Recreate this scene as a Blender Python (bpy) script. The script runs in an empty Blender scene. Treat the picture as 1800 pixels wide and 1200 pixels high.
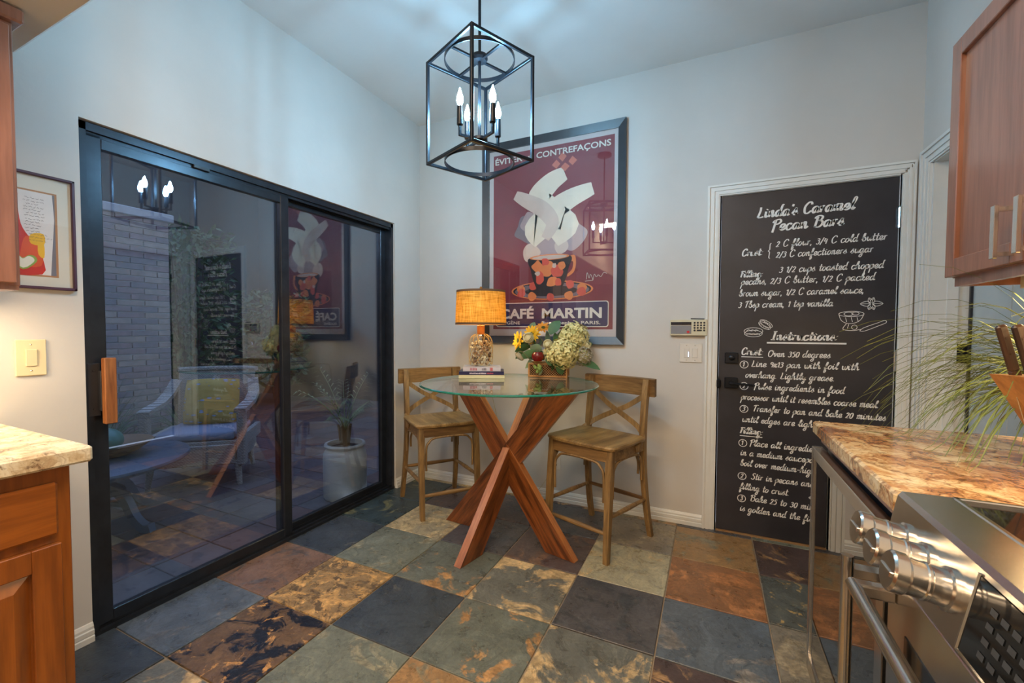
import bpy, bmesh, math, random
from mathutils import Vector, Matrix, Euler
random.seed(7)
PI = math.pi
S = bpy.context.scene
COL = S.collection
V = Vector

# ---------------------------------------------------------------- camera, world, lights, exposure
cd = bpy.data.cameras.new('camera'); cam = bpy.data.objects.new('camera', cd); COL.objects.link(cam)
yaw, pitch, roll = .4575, .0339, .0029
F = V((-math.sin(yaw)*math.cos(pitch), math.cos(yaw)*math.cos(pitch), -math.sin(pitch)))
Rv = V((math.cos(yaw), math.sin(yaw), 0)); Uv = Rv.cross(F)
R2 = math.cos(roll)*Rv + math.sin(roll)*Uv; U2 = -math.sin(roll)*Rv + math.cos(roll)*Uv
cam.matrix_world = Matrix(((R2.x, U2.x, -F.x, 2.164), (R2.y, U2.y, -F.y, -2.9954), (R2.z, U2.z, -F.z, 1.2264), (0, 0, 0, 1)))
cd.sensor_width = 36; cd.lens = 36*770.42/1800
cd.shift_x = 30.788/1800; cd.shift_y = 5.632/1800
cd.clip_start = .02
S.camera = cam
S.view_settings.view_transform = 'Standard'; S.view_settings.look = 'None'
S.view_settings.gamma = 1; S.view_settings.use_curve_mapping = False
S.view_settings.exposure = 0.13
W = bpy.data.worlds.new('dusk'); S.world = W; W.use_nodes = True
wn = W.node_tree.nodes; wl = W.node_tree.links
bg = wn['Background']; bg.inputs[1].default_value = 2.3
tc = wn.new('ShaderNodeTexCoord'); sx = wn.new('ShaderNodeSeparateXYZ'); cr = wn.new('ShaderNodeValToRGB')
wl.new(tc.outputs['Generated'], sx.inputs[0]); wl.new(sx.outputs['Z'], cr.inputs[0]); wl.new(cr.outputs[0], bg.inputs[0])
cr.color_ramp.elements[0].position = .0; cr.color_ramp.elements[0].color = (.40, .46, .58, 1)
cr.color_ramp.elements[1].position = .8; cr.color_ramp.elements[1].color = (.26, .38, .68, 1)

def area(name, loc, rot, sx_, sy_, watts, col):
    l = bpy.data.lights.new(name, 'AREA'); l.shape = 'RECTANGLE'; l.size = sx_; l.size_y = sy_; l.energy = watts; l.color = col
    o = bpy.data.objects.new(name, l); o.location = loc; o.rotation_euler = rot; COL.objects.link(o); return o
WARM = (1, .72, .42); NEUT = (1, .74, .48); COOL = (.50, .75, 1.0)
KL = [(1.1, -3.9, 2.86), (2.1, -5.2, 2.86), (1.75, -2.75, 2.86)]      # added fill lights at the kitchen ceiling, unseen behind and above the camera
KW = [46, 38, 38]
for p, w in zip(KL, KW): area('kitchen_fill_light', (p[0], p[1], 2.83), (0, 0, 0), 1.1, .28, w, NEUT)
area('strip_light', (2.99, -1.62, 1.345), (0, 0, 0), .10, .75, 10, (1, .70, .36))          # strips under the wall cabinets
area('strip_light', (.15, -2.86, 1.325), (0, 0, 0), .10, .75, 10, (1, .76, .48))
BULB = 780; LAMP = 135

# ---------------------------------------------------------------- material helpers
MATS = {}
def nt(name):
    m = bpy.data.materials.new(name); m.use_nodes = True; t = m.node_tree
    return m, t, t.nodes, t.links, t.nodes['Principled BSDF']
def c4(c): return (c[0], c[1], c[2], 1)
def srgb(r, g, b):
    f = lambda v: (v/255/12.92) if v/255 <= .04045 else ((v/255+.055)/1.055)**2.4
    return (f(r), f(g), f(b))
def ramp(n, pts, interp='LINEAR'):
    r = n.new('ShaderNodeValToRGB'); e = r.color_ramp.elements; r.color_ramp.interpolation = interp
    while len(e) < len(pts): e.new(.5)
    for k, (p, c) in enumerate(pts): e[k].position = p; e[k].color = c4(c)
    return r
def noise(n, l, vec, scale, detail=4, rough=.55, dist=0):
    x = n.new('ShaderNodeTexNoise'); x.inputs['Scale'].default_value = scale; x.inputs['Detail'].default_value = detail
    x.inputs['Roughness'].default_value = rough; x.inputs['Distortion'].default_value = dist
    if vec is not None: l.new(vec, x.inputs['Vector'])
    return x
def mixc(n, l, fac, a, b, mode='MIX'):
    m = n.new('ShaderNodeMix'); m.data_type = 'RGBA'; m.blend_type = mode
    for s, v in ((0, fac), (6, a), (7, b)):
        if isinstance(v, (int, float)): m.inputs[s].default_value = v
        elif isinstance(v, tuple): m.inputs[s].default_value = c4(v)
        else: l.new(v, m.inputs[s])
    return m.outputs[2]
def bump(n, l, h, p, st=.2, d=.01):
    b = n.new('ShaderNodeBump'); b.inputs['Strength'].default_value = st; b.inputs['Distance'].default_value = d
    l.new(h, b.inputs['Height']); l.new(b.outputs[0], p.inputs['Normal'])
def objvec(n, l, scale=(1, 1, 1), rnd=0):
    t = n.new('ShaderNodeTexCoord'); m = n.new('ShaderNodeMapping'); m.inputs['Scale'].default_value = scale
    l.new(t.outputs['Object'], m.inputs[0])
    if rnd:
        o = n.new('ShaderNodeObjectInfo'); k = n.new('ShaderNodeMath'); k.operation = 'MULTIPLY'; k.inputs[1].default_value = rnd
        l.new(o.outputs['Random'], k.inputs[0]); c = n.new('ShaderNodeCombineXYZ')
        for q in range(3): l.new(k.outputs[0], c.inputs[q])
        l.new(c.outputs[0], m.inputs['Location'])
    return m.outputs[0]
def plain(name, col, rough=.5, metal=0, nscale=0, var=.12, bst=0, bscale=40, coat=0, emis=None, est=0, spec=None):
    if name in MATS: return MATS[name]
    m, t, n, l, p = nt(name)
    p.inputs['Roughness'].default_value = rough; p.inputs['Metallic'].default_value = metal
    p.inputs['Base Color'].default_value = c4(col); p.inputs['Coat Weight'].default_value = coat
    if spec is not None: p.inputs['Specular IOR Level'].default_value = spec
    v = objvec(n, l, rnd=9)
    ns = noise(n, l, v, nscale or 12, 4)
    d = tuple(max(0, x*(1-var)) for x in col); b = tuple(min(1, x*(1+var)) for x in col)
    rr = ramp(n, [(.3, d), (.7, b)]); l.new(ns.outputs[0], rr.inputs[0]); l.new(rr.outputs[0], p.inputs['Base Color'])
    if bst: bump(n, l, noise(n, l, v, bscale, 5).outputs[0], p, bst, .006)
    if emis: p.inputs['Emission Color'].default_value = c4(emis); p.inputs['Emission Strength'].default_value = est
    MATS[name] = m; return m
def wood(name, c1, c2, axis=2, scale=9, rough=.4, stripes=None, coat=0):
    if name in MATS: return MATS[name]
    m, t, n, l, p = nt(name); sc = [scale*1.0]*3; sc[axis] = scale*.09
    v = objvec(n, l, tuple(sc), rnd=7)
    a = noise(n, l, v, 2.2, 6, .6, .6); b = noise(n, l, v, 11, 3, .6)
    r1 = ramp(n, [(.3, c1), (.5, tuple((x+y)/2 for x, y in zip(c1, c2))), (.72, c2)]); l.new(a.outputs[0], r1.inputs[0])
    r2 = ramp(n, [(.35, (.72, .70, .68)), (.6, (1, 1, 1))]); l.new(b.outputs[0], r2.inputs[0])
    o = mixc(n, l, 1.0, r1.outputs[0], r2.outputs[0], 'MULTIPLY')
    l.new(o, p.inputs['Base Color']); p.inputs['Roughness'].default_value = rough; p.inputs['Coat Weight'].default_value = coat
    p.inputs['Coat Roughness'].default_value = .18
    bump(n, l, b.outputs[0], p, .12, .003)
    MATS[name] = m; return m
def archglass(name, tint=(1, 1, 1), f0=.04, rough=0.0, rcol=(1, 1, 1)):
    if name in MATS: return MATS[name]
    m, t, n, l, p = nt(name); out = n['Material Output']; n.remove(p)
    g = n.new('ShaderNodeNewGeometry'); d = n.new('ShaderNodeVectorMath'); d.operation = 'DOT_PRODUCT'
    l.new(g.outputs['Normal'], d.inputs[0]); l.new(g.outputs['Incoming'], d.inputs[1])
    def ma(op, a, b=None):
        x = n.new('ShaderNodeMath'); x.operation = op
        for k, v in enumerate((a, b)):
            if v is None: continue
            if isinstance(v, (int, float)): x.inputs[k].default_value = v
            else: l.new(v, x.inputs[k])
        return x.outputs[0]
    q = ma('SUBTRACT', 1.0, ma('ABSOLUTE', d.outputs['Value'])); q = ma('POWER', q, 5.0)
    q = ma('ADD', ma('MULTIPLY', q, 1-f0), f0)
    tr = n.new('ShaderNodeBsdfTransparent'); tr.inputs[0].default_value = c4(tint)
    gl = n.new('ShaderNodeBsdfGlossy'); gl.inputs['Roughness'].default_value = rough; gl.inputs[0].default_value = c4(rcol)
    mx = n.new('ShaderNodeMixShader'); l.new(q, mx.inputs[0]); l.new(tr.outputs[0], mx.inputs[1]); l.new(gl.outputs[0], mx.inputs[2])
    l.new(mx.outputs[0], out.inputs[0]); MATS[name] = m; return m
def emit(name, col, st):
    if name in MATS: return MATS[name]
    m, t, n, l, p = nt(name); p.inputs['Base Color'].default_value = c4(col)
    p.inputs['Emission Color'].default_value = c4(col); p.inputs['Emission Strength'].default_value = st
    MATS[name] = m; return m
def slate(name, base, c2, c3=None, t2=.55, t3=.68, s2=5, s3=16, soft=.025):
    def tone(c): g_ = .3*c[0]+.6*c[1]+.1*c[2]; return tuple(min(1, (x*.84+g_*.16)*1.22) for x in c)
    base = tone(base); c2 = tone(c2); c3 = tone(c3) if c3 else None
    if c3: c3 = tuple(x*.65+y*.35 for x, y in zip(c3, base))
    m, t, n, l, p = nt(name); v = objvec(n, l, rnd=40)
    b = noise(n, l, v, 9, 7, .62, .3)
    rb = ramp(n, [(.28, tuple(x*.72 for x in base)), (.5, base), (.75, tuple(x*1.35 for x in base))]); l.new(b.outputs[0], rb.inputs[0])
    a2 = noise(n, l, v, s2, 9, .68, .7); r2 = ramp(n, [(t2-soft, (0, 0, 0)), (t2+soft, (1, 1, 1))]); l.new(a2.outputs[0], r2.inputs[0])
    v2 = noise(n, l, v, 22, 4, .6); rc = ramp(n, [(.35, tuple(x*.6 for x in c2)), (.65, tuple(min(1, x*1.3) for x in c2))]); l.new(v2.outputs[0], rc.inputs[0])
    o = mixc(n, l, r2.outputs[0], rb.outputs[0], rc.outputs[0])
    if c3:
        a3 = noise(n, l, v, s3, 9, .74, .5); r3 = ramp(n, [(t3-.02, (0, 0, 0)), (t3+.02, (1, 1, 1))]); l.new(a3.outputs[0], r3.inputs[0])
        o = mixc(n, l, r3.outputs[0], o, c3)
    f1 = noise(n, l, v, 60, 5, .7, .4); f2 = noise(n, l, v, 4, 6, .6, 2.2)
    rf = ramp(n, [(.32, (.72, .72, .72)), (.5, (1, 1, 1)), (.68, (1.22, 1.2, 1.16))]); l.new(f1.outputs[0], rf.inputs[0]); o = mixc(n, l, .8, o, rf.outputs[0], 'MULTIPLY')
    rg_ = ramp(n, [(.44, (1, 1, 1)), (.495, (.70, .70, .70)), (.505, (1.25, 1.22, 1.15)), (.56, (1, 1, 1))]); l.new(f2.outputs[0], rg_.inputs[0]); o = mixc(n, l, .7, o, rg_.outputs[0], 'MULTIPLY')
    l.new(o, p.inputs['Base Color'])
    rr = ramp(n, [(.3, (.22,)*3), (.7, (.42,)*3)]); l.new(b.outputs[0], rr.inputs[0]); l.new(rr.outputs[0], p.inputs['Roughness'])
    h = mixc(n, l, .5, b.outputs[0], f2.outputs[0]); h = mixc(n, l, .25, h, f1.outputs[0]); bump(n, l, h, p, .6, .014)
    MATS[name] = m; return m

# ---------------------------------------------------------------- mesh helpers
class MB:
    def __init__(s): s.b = bmesh.new(); s.mi = 0
    def _xf(s, vs, M):
        if M is not None:
            for v in vs: v.co = M @ v.co
    def face(s, vs):
        try:
            f = s.b.faces.new(vs); f.material_index = s.mi; return f
        except ValueError: return None
    def box(s, c, d, bev=0, rot=None, seg=1):
        x, y, z = d[0]/2, d[1]/2, d[2]/2
        vs = [s.b.verts.new((i*x, j*y, k*z)) for i in (-1, 1) for j in (-1, 1) for k in (-1, 1)]
        fs = [s.face([vs[q] for q in f]) for f in ((0, 1, 3, 2), (4, 6, 7, 5), (0, 4, 5, 1), (2, 3, 7, 6), (0, 2, 6, 4), (1, 5, 7, 3))]
        allv = vs
        if bev:
            ed = list({e for f in fs for e in f.edges})
            r = bmesh.ops.bevel(s.b, geom=ed, offset=bev, segments=seg, affect='EDGES', profile=.5)
            allv = list({v for f in r['faces'] for v in f.verts} | {v for v in vs if v.is_valid})
            for f in r['faces']: f.material_index = s.mi
        M = Matrix.Translation(V(c))
        if rot is not None: M = M @ (Euler(rot).to_matrix().to_4x4() if isinstance(rot, tuple) else rot)
        s._xf(allv, M); return s
    def b2(s, lo, hi, bev=0):
        return s.box([(a+b)/2 for a, b in zip(lo, hi)], [abs(b-a) for a, b in zip(lo, hi)], bev)
    def prism(s, pts, h, M=None):
        # polygon in XY extruded along Z from 0..h
        a = [s.b.verts.new((x, y, 0)) for x, y in pts]; c = [s.b.verts.new((x, y, h)) for x, y in pts]
        s.face(a[::-1]); s.face(c); n = len(pts)
        for i in range(n): s.face([a[i], a[(i+1) % n], c[(i+1) % n], c[i]])
        s._xf(a+c, M); return s
    def flat(s, pts, M=None):
        a = [s.b.verts.new(V(p)) for p in pts]; s.face(a); s._xf(a, M); return s
    def lathe(s, prof, seg=24, M=None, caps=True, arc=2*PI):
        rings = []; allv = []
        full = arc > 6.28
        for r, z in prof:
            k = seg if full else seg+1
            ring = [s.b.verts.new((r*math.cos(arc*i/seg), r*math.sin(arc*i/seg), z)) for i in range(k)]
            rings.append(ring); allv += ring
        for a, c in zip(rings, rings[1:]):
            for i in range(seg):
                j = (i+1) % len(a); s.face([a[i], a[j], c[j], c[i]])
        if caps:
            if prof[0][0] > 1e-5: s.face(rings[0][::-1])
            if prof[-1][0] > 1e-5: s.face(rings[-1])
        s._xf(allv, M); return s
    def tube(s, pts, r, seg=8, closed=False, flatten=None, caps=True):
        pts = [V(p) for p in pts]; n = len(pts); rs = r if isinstance(r, (list, tuple)) else [r]*n
        rings = []; up = None
        for i, p in enumerate(pts):
            t = (pts[(i+1) % n]-pts[i-1]) if closed else (pts[min(i+1, n-1)]-pts[max(i-1, 0)])
            t.normalize()
            if up is None:
                up = V((0, 0, 1)) if abs(t.z) < .9 else V((0, 1, 0))
            sd = t.cross(up)
            if sd.length < 1e-4: sd = t.cross(V((1, 0, 0)))
            sd.normalize(); u = sd.cross(t).normalized(); up = u
            f = flatten or (1, 1)
            rings.append([s.b.verts.new(p + sd*math.cos(2*PI*k/seg+PI/seg)*rs[i]*f[0] + u*math.sin(2*PI*k/seg+PI/seg)*rs[i]*f[1]) for k in range(seg)])
        m = n if closed else n-1
        for i in range(m):
            a, c = rings[i], rings[(i+1) % n]
            for k in range(seg): s.face([a[k], a[(k+1) % seg], c[(k+1) % seg], c[k]])
        if not closed and caps: s.face(rings[0][::-1]); s.face(rings[-1])
        return s
    def strap(s, pts, w, t, wd):
        # ribbon of width w along direction wd (list or vec) and thickness t
        pts = [V(p) for p in pts]; n = len(pts); rings = []
        for i, p in enumerate(pts):
            tt = (pts[min(i+1, n-1)]-pts[max(i-1, 0)]).normalized(); d = V(wd[i]) if isinstance(wd, list) else V(wd)
            nn = tt.cross(d).normalized(); d = nn.cross(tt).normalized()
            rings.append([s.b.verts.new(p+d*w/2*a+nn*t/2*b) for a, b in ((-1, -1), (1, -1), (1, 1), (-1, 1))])
        for a, c in zip(rings, rings[1:]):
            for k in range(4): s.face([a[k], a[(k+1) % 4], c[(k+1) % 4], c[k]])
        s.face(rings[0][::-1]); s.face(rings[-1]); return s
    def sphere(s, c, r, seg=12, rings=8, sq=(1, 1, 1), M=None):
        prof = [(max(1e-6, math.sin(PI*i/rings)), -math.cos(PI*i/rings)) for i in range(rings+1)]
        T = Matrix.Translation(V(c)) @ (M or Matrix.Identity(4)) @ Matrix.Diagonal((r*sq[0], r*sq[1], r*sq[2], 1))
        return s.lathe(prof, seg, T, caps=False)
    def build(s, name, mats, parent=None, smooth=False, loc=None, rot=None, kind=None, weld=True):
        bmesh.ops.remove_doubles(s.b, verts=s.b.verts, dist=1e-6) if weld else None
        bmesh.ops.recalc_face_normals(s.b, faces=s.b.faces)
        me = bpy.data.meshes.new(name); s.b.to_mesh(me); s.b.free()
        for m in (mats if isinstance(mats, list) else [mats]): me.materials.append(m)
        if smooth:
            me.polygons.foreach_set('use_smooth', [True]*len(me.polygons))
            try: me.set_sharp_from_angle(angle=smooth if isinstance(smooth, float) else .7)
            except Exception: pass
        o = bpy.data.objects.new(name, me); COL.objects.link(o)
        if parent is not None: o.parent = parent
        if loc is not None: o.location = loc
        if rot is not None: o.rotation_euler = rot
        if kind: o['kind'] = kind
        return o
def tag(o, label=None, cat=None, group=None, kind=None):
    if label: o['label'] = label
    if cat: o['category'] = cat
    if group: o['group'] = group
    if kind: o['kind'] = kind
    return o
def empty(name, loc=(0, 0, 0), rz=0, label=None, cat=None, group=None, kind=None, parent=None):
    o = bpy.data.objects.new(name, None); COL.objects.link(o); o.location = loc; o.rotation_euler = (0, 0, rz)
    o.empty_display_size = .1
    if parent is not None: o.parent = parent
    return tag(o, label, cat, group, kind)
def copy_tree(o, parent=None):
    c = o.copy(); COL.objects.link(c)
    if parent is not None: c.parent = parent
    for ch in [x for x in bpy.data.objects if x.parent == o]: copy_tree(ch, c)
    return c
def share(src, name, parent, loc, rot=(0, 0, 0), mat=None, scale=None):
    o = bpy.data.objects.new(name, src.data); COL.objects.link(o); o.parent = parent; o.location = loc; o.rotation_euler = rot
    if scale: o.scale = scale
    if mat is not None:
        o.material_slots[0].link = 'OBJECT'; o.material_slots[0].material = mat
    return o
def catmull(p, k=6, closed=False):
    p = [V(q) for q in p]; out = []; n = len(p)
    for i in range(n if closed else n-1):
        if closed: a, b, c, d = p[i-1], p[i], p[(i+1) % n], p[(i+2) % n]
        else: a, b, c, d = p[max(i-1, 0)], p[i], p[i+1], p[min(i+2, n-1)]
        for j in range(k):
            t = j/k
            out.append(.5*((2*b)+(c-a)*t+(2*a-5*b+4*c-d)*t*t+(3*b-a-3*c+d)*t**3))
    if not closed: out.append(p[-1])
    return out

# ---------------------------------------------------------------- materials
M_wall = plain('wall_paint', (.60, .575, .54), .75, nscale=3, var=.03, bst=.35, bscale=9, spec=.2)
M_ceil = plain('ceiling_paint', (.66, .655, .64), .8, nscale=3, var=.03, bst=.2, bscale=12, spec=.2)
M_trim = plain('trim_paint', (.70, .70, .67), .42, var=.03)
M_frame = plain('dark_bronze_metal', (.035, .04, .05), .28, .6, var=.2)
M_black = plain('black_metal', (.02, .022, .028), .32, .7, var=.2)
M_blackp = plain('black_plastic', (.02, .02, .025), .4, var=.2)
M_steel = plain('stainless_steel', (.60, .565, .52), .22, 1, nscale=30, var=.05)
M_steel_d = plain('dark_steel', (.20, .19, .19), .3, 1, var=.1)
M_chrome = plain('nickel', (.7, .68, .64), .2, 1, var=.04)
M_cherry = wood('cherry_wood', srgb(116, 60, 15), srgb(172, 96, 28), 2, 5, .38, coat=.4)
M_cherry_h = wood('cherry_wood_rail', srgb(116, 60, 15), srgb(172, 96, 28), 1, 5, .38, coat=.4)
M_cab2 = wood('reddish_cabinet_wood', srgb(132, 84, 64), srgb(160, 108, 86), 2, 4, .33, coat=.6)
M_acacia = wood('acacia_wood', srgb(58, 28, 10), srgb(156, 88, 40), 2, 17, .3, coat=.5)
M_acacia_e = wood('acacia_edge', srgb(150, 88, 44), srgb(196, 130, 76), 2, 10, .35, coat=.3)
M_oak = wood('weathered_oak', srgb(100, 74, 42), srgb(168, 134, 84), 2, 10, .5)
M_oak_y = wood('weathered_oak_seat', srgb(118, 90, 52), srgb(182, 148, 94), 1, 8, .42)
M_oak_x = wood('weathered_oak_rail', srgb(96, 68, 38), srgb(166, 130, 80), 0, 8, .5)
M_glassS = archglass('slider_glass', (.76, .82, .90), .15, rcol=(.92, .95, 1))
M_glassT = archglass('table_glass', (.93, .97, .95), .045)
M_glassP = archglass('picture_glass', (.98, .98, .98), .05)
M_glassB = archglass('bottle_glass', (.97, .98, .94), .045)
M_gedge = plain('green_glass_edge', (.02, .22, .16), .1, var=.2, coat=1)

# granite
def granite(name, pale):
    m, t, n, l, p = nt(name); v = objvec(n, l)
    ds = noise(n, l, v, 4.5, 5, .6); va = n.new('ShaderNodeVectorMath'); va.operation = 'SCALE'; va.inputs['Scale'].default_value = .28; l.new(ds.outputs[1], va.inputs[0])
    vb = n.new('ShaderNodeVectorMath'); vb.operation = 'ADD'; l.new(v, vb.inputs[0]); l.new(va.outputs[0], vb.inputs[1]); vv = vb.outputs[0]
    a = noise(n, l, vv, 8, 8, .68, .5); b = noise(n, l, vv, 34, 6, .72, .3)
    cols = [srgb(170, 138, 104), srgb(206, 184, 148), srgb(222, 208, 178), srgb(232, 222, 200)] if pale else [srgb(132, 84, 54), srgb(186, 138, 92), srgb(214, 182, 134), srgb(228, 208, 170)]
    r = ramp(n, [(.36, cols[0]), (.46, cols[1]), (.53, cols[2]), (.64, cols[3])]); l.new(a.outputs[0], r.inputs[0]); o = r.outputs[0]
    for sc, w_, f_ in ((7, .05, .75), (17, .06, .5)):
        vo = n.new('ShaderNodeTexVoronoi'); vo.feature = 'DISTANCE_TO_EDGE'; vo.inputs['Scale'].default_value = sc; l.new(vv, vo.inputs['Vector'])
        rv = ramp(n, [(0, (.34, .20, .13)), (w_, (1, 1, 1))]); l.new(vo.outputs['Distance'], rv.inputs[0]); o = mixc(n, l, f_*(.5 if pale else 1), o, rv.outputs[0], 'MULTIPLY')
    r2 = ramp(n, [(.36, (.28, .22, .20)), (.44, (1, 1, 1))]); l.new(b.outputs[0], r2.inputs[0]); o = mixc(n, l, .85, o, r2.outputs[0], 'MULTIPLY')
    l.new(o, p.inputs['Base Color']); p.inputs['Roughness'].default_value = .12; return m
M_gran = granite('granite_brown', False); M_gran2 = granite('granite_pale', True)

SL = {
 'blue':  slate('slate_blue', srgb(78, 88, 98), srgb(112, 108, 104), srgb(52, 58, 66), .6, .66),
 'dblue': slate('slate_dark_blue', srgb(52, 60, 68), srgb(88, 88, 84), srgb(150, 150, 140), .64, .74),
 'teal':  slate('slate_teal', srgb(46, 62, 66), srgb(112, 112, 76), srgb(40, 48, 52), .60, .7),
 'brown': slate('slate_brown', srgb(112, 84, 66), srgb(84, 76, 74), srgb(146, 112, 84), .56, .68),
 'gold':  slate('slate_gold', srgb(136, 108, 62), srgb(182, 138, 66), srgb(50, 40, 28), .50, .55, 9, 18),
 'mott':  slate('slate_mottled', srgb(96, 72, 44), srgb(24, 24, 28), srgb(206, 146, 56), .52, .60, 8, 14),
 'green': slate('slate_green', srgb(98, 104, 92), srgb(128, 124, 100), srgb(172, 164, 124), .58, .73),
 'rustg': slate('slate_green_rust', srgb(88, 94, 86), srgb(168, 122, 64), srgb(120, 118, 100), .58, .68),
 'tang':  slate('slate_grey_tan', srgb(92, 94, 88), srgb(176, 148, 100), srgb(150, 98, 50), .50, .68, 4.2),
 'beige': slate('slate_beige', srgb(140, 130, 102), srgb(166, 148, 106), srgb(108, 104, 92), .5, .62),
 'cream': slate('slate_cream', srgb(152, 144, 114), srgb(178, 150, 96), srgb(120, 118, 104), .54, .62, 4),
 'purp':  slate('slate_purple', srgb(76, 64, 62), srgb(104, 78, 60), srgb(60, 52, 54), .56, .66),
 'dpur':  slate('slate_dark_purple', srgb(72, 70, 72), srgb(58, 62, 66), srgb(132, 96, 60), .58, .76),
 'rust':  slate('slate_rust', srgb(128, 82, 42), srgb(160, 100, 46), srgb(84, 60, 44), .52, .68, 4),
 'goldb': slate('slate_gold_brown', srgb(140, 104, 56), srgb(116, 108, 84), srgb(190, 150, 86), .54, .66, 4.5),
 'spot':  slate('slate_gold_spots', srgb(74, 78, 74), srgb(92, 92, 80), srgb(196, 156, 72), .58, .61, 5, 14),
 'pbt':   slate('slate_plum_tan', srgb(70, 54, 52), srgb(164, 124, 74), srgb(42, 36, 40), .55, .66, 4),
 'grt':   slate('slate_warm_grey', srgb(112, 104, 90), srgb(138, 124, 98), srgb(80, 76, 70), .55, .62),
}
# ================================================================ SETTING
CZ = 2.887; XR = 3.12; YF = -6.2
def struct(name, mb, mat, smooth=False, parent=None):
    return mb.build(name, mat, parent, smooth, kind=None if parent is not None else 'structure')
# floor: grout bed with slate tiles laid in it, 41 cm each
b = MB(); b.b2((-.02, YF, -.06), (XR, 0.0, -.006)); b.b2((XR, -.93, -.06), (XR+.16, -.12, -.006)); b.b2((2.21, 0, -.06), (3.04, .12, -.006))
floor = struct('floor', b, plain('grout', srgb(148, 132, 112), .85, nscale=50, var=.15, bst=.3))
TS, TX, TY = .4098, -.0532, -1.692
layout = {  # (column, row) -> slate
 (0,-2):'dblue',(0,-1):'blue',(0,0):'brown',(0,1):'dblue',(0,2):'teal',(0,3):'teal',
 (1,-2):'tang',(1,-1):'mott',(1,0):'gold',(1,1):'green',(1,2):'beige',(1,3):'purp',
 (2,-2):'green',(2,-1):'green',(2,0):'dblue',(2,1):'rustg',(2,2):'dpur',(2,3):'purp',
 (3,-2):'gold',(3,-1):'goldb',(3,0):'rustg',(3,1):'tang',(3,2):'purp',(3,3):'dpur',
 (4,-2):'green',(4,-1):'pbt',(4,0):'tang',(4,1):'dpur',(4,2):'cream',(4,3):'grt',
 (5,-2):'blue',(5,-1):'dpur',(5,0):'pbt',(5,1):'blue',(5,2):'rust',(5,3):'goldb',
 (6,-1):'mott',(6,0):'green',(6,1):'grt',(6,2):'spot',(6,3):'pbt',(7,3):'blue'}
tile_mesh = {}
keys = list(SL)
for i in range(0, 8):
    for j in range(-11, 5):
        x0, x1 = TX+i*TS+.003, TX+(i+1)*TS-.003; y0, y1 = TY+j*TS+.003, TY+(j+1)*TS-.003
        x0 = max(x0, -.018); x1 = min(x1, XR-.002); y1 = min(y1, -.001)
        if x1-x0 < .03 or y1-y0 < .03: continue
        k = (round(x1-x0, 3), round(y1-y0, 3))
        mt = SL[layout.get((i, j), random.choice(keys))]
        dz = random.uniform(-.0012, .0008)
        c = ((x0+x1)/2, (y0+y1)/2, -.005+dz)
        if k not in tile_mesh:
            mb = MB(); mb.box((0, 0, 0), (k[0], k[1], .010), .0018)
            o = mb.build('tile', mt, floor, loc=c); tile_mesh[k] = o
            o.material_slots[0].link = 'OBJECT'; o.material_slots[0].material = mt
        else: share(tile_mesh[k], 'tile', floor, c, (0, 0, 0), mt)
OY0, OY1, OZ = -2.178, -.322, 2.03          # sliding door opening in the left wall
b = MB(); T = .16
b.b2((-T, YF, -.06), (0, OY0, CZ)); b.b2((-T, OY1, -.06), (0, .16, CZ)); b.b2((-T, OY0, OZ), (0, OY1, CZ))
struct('wall_left', b, M_wall)
b = MB(); b.b2((0, 0, -.06), (2.212, .16, CZ)); b.b2((3.036, 0, -.06), (XR+.16, .16, CZ)); b.b2((2.212, 0, 2.034), (3.036, .16, CZ))
struct('wall_back', b, M_wall)
b = MB(); b.b2((XR, YF, -.06), (XR+.15, -.93, CZ)); b.b2((XR, -.93, 2.05), (XR+.15, -.12, CZ)); b.b2((XR, -.12, -.06), (XR+.15, 0, CZ))
struct('wall_right', b, M_wall)
b = MB(); b.b2((-T, YF-.12, -.06), (XR+.15, YF, CZ)); struct('wall_front', b, M_wall)
b = MB(); b.b2((-T, YF-.12, CZ), (XR+.15, .16, CZ+.1)); struct('ceiling', b, M_ceil)
b = MB(); b.b2((0, YF, 2.16), (.62, -2.345, CZ), .012)      # dropped soffit over the left cabinets
struct('soffit', b, plain('soffit_paint', (.62, .60, .56), .75, nscale=3, var=.03, bst=.3, bscale=9, spec=.2))
# baseboards
def baseboard(name, a, c, n):
    # a->c along the wall at floor, n = unit normal into the room
    a = V(a); c = V(c); n = V(n); d = c-a; L = d.length; d.normalize()
    prof = [(0, 0), (.016, 0), (.016, .022), (.012, .026), (.014, .030), (.014, .046), (.010, .050), (.010, .060), (.004, .072), (0, .074)]
    mb = MB(); M = Matrix(((n.x, 0, d.x, a.x), (n.y, 0, d.y, a.y), (0, 1, 0, 0), (0, 0, 0, 1)))
    mb.prism(prof, L, M); struct(name, mb, M_trim)
baseboard('baseboard_back', (0, 0, 0), (2.135, 0, 0), (0, -1, 0))
baseboard('baseboard_left', (0, OY1, 0), (0, 0, 0), (1, 0, 0))
baseboard('baseboard_kitchen', (0, -2.44, 0), (0, OY0, 0), (1, 0, 0))
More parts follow.
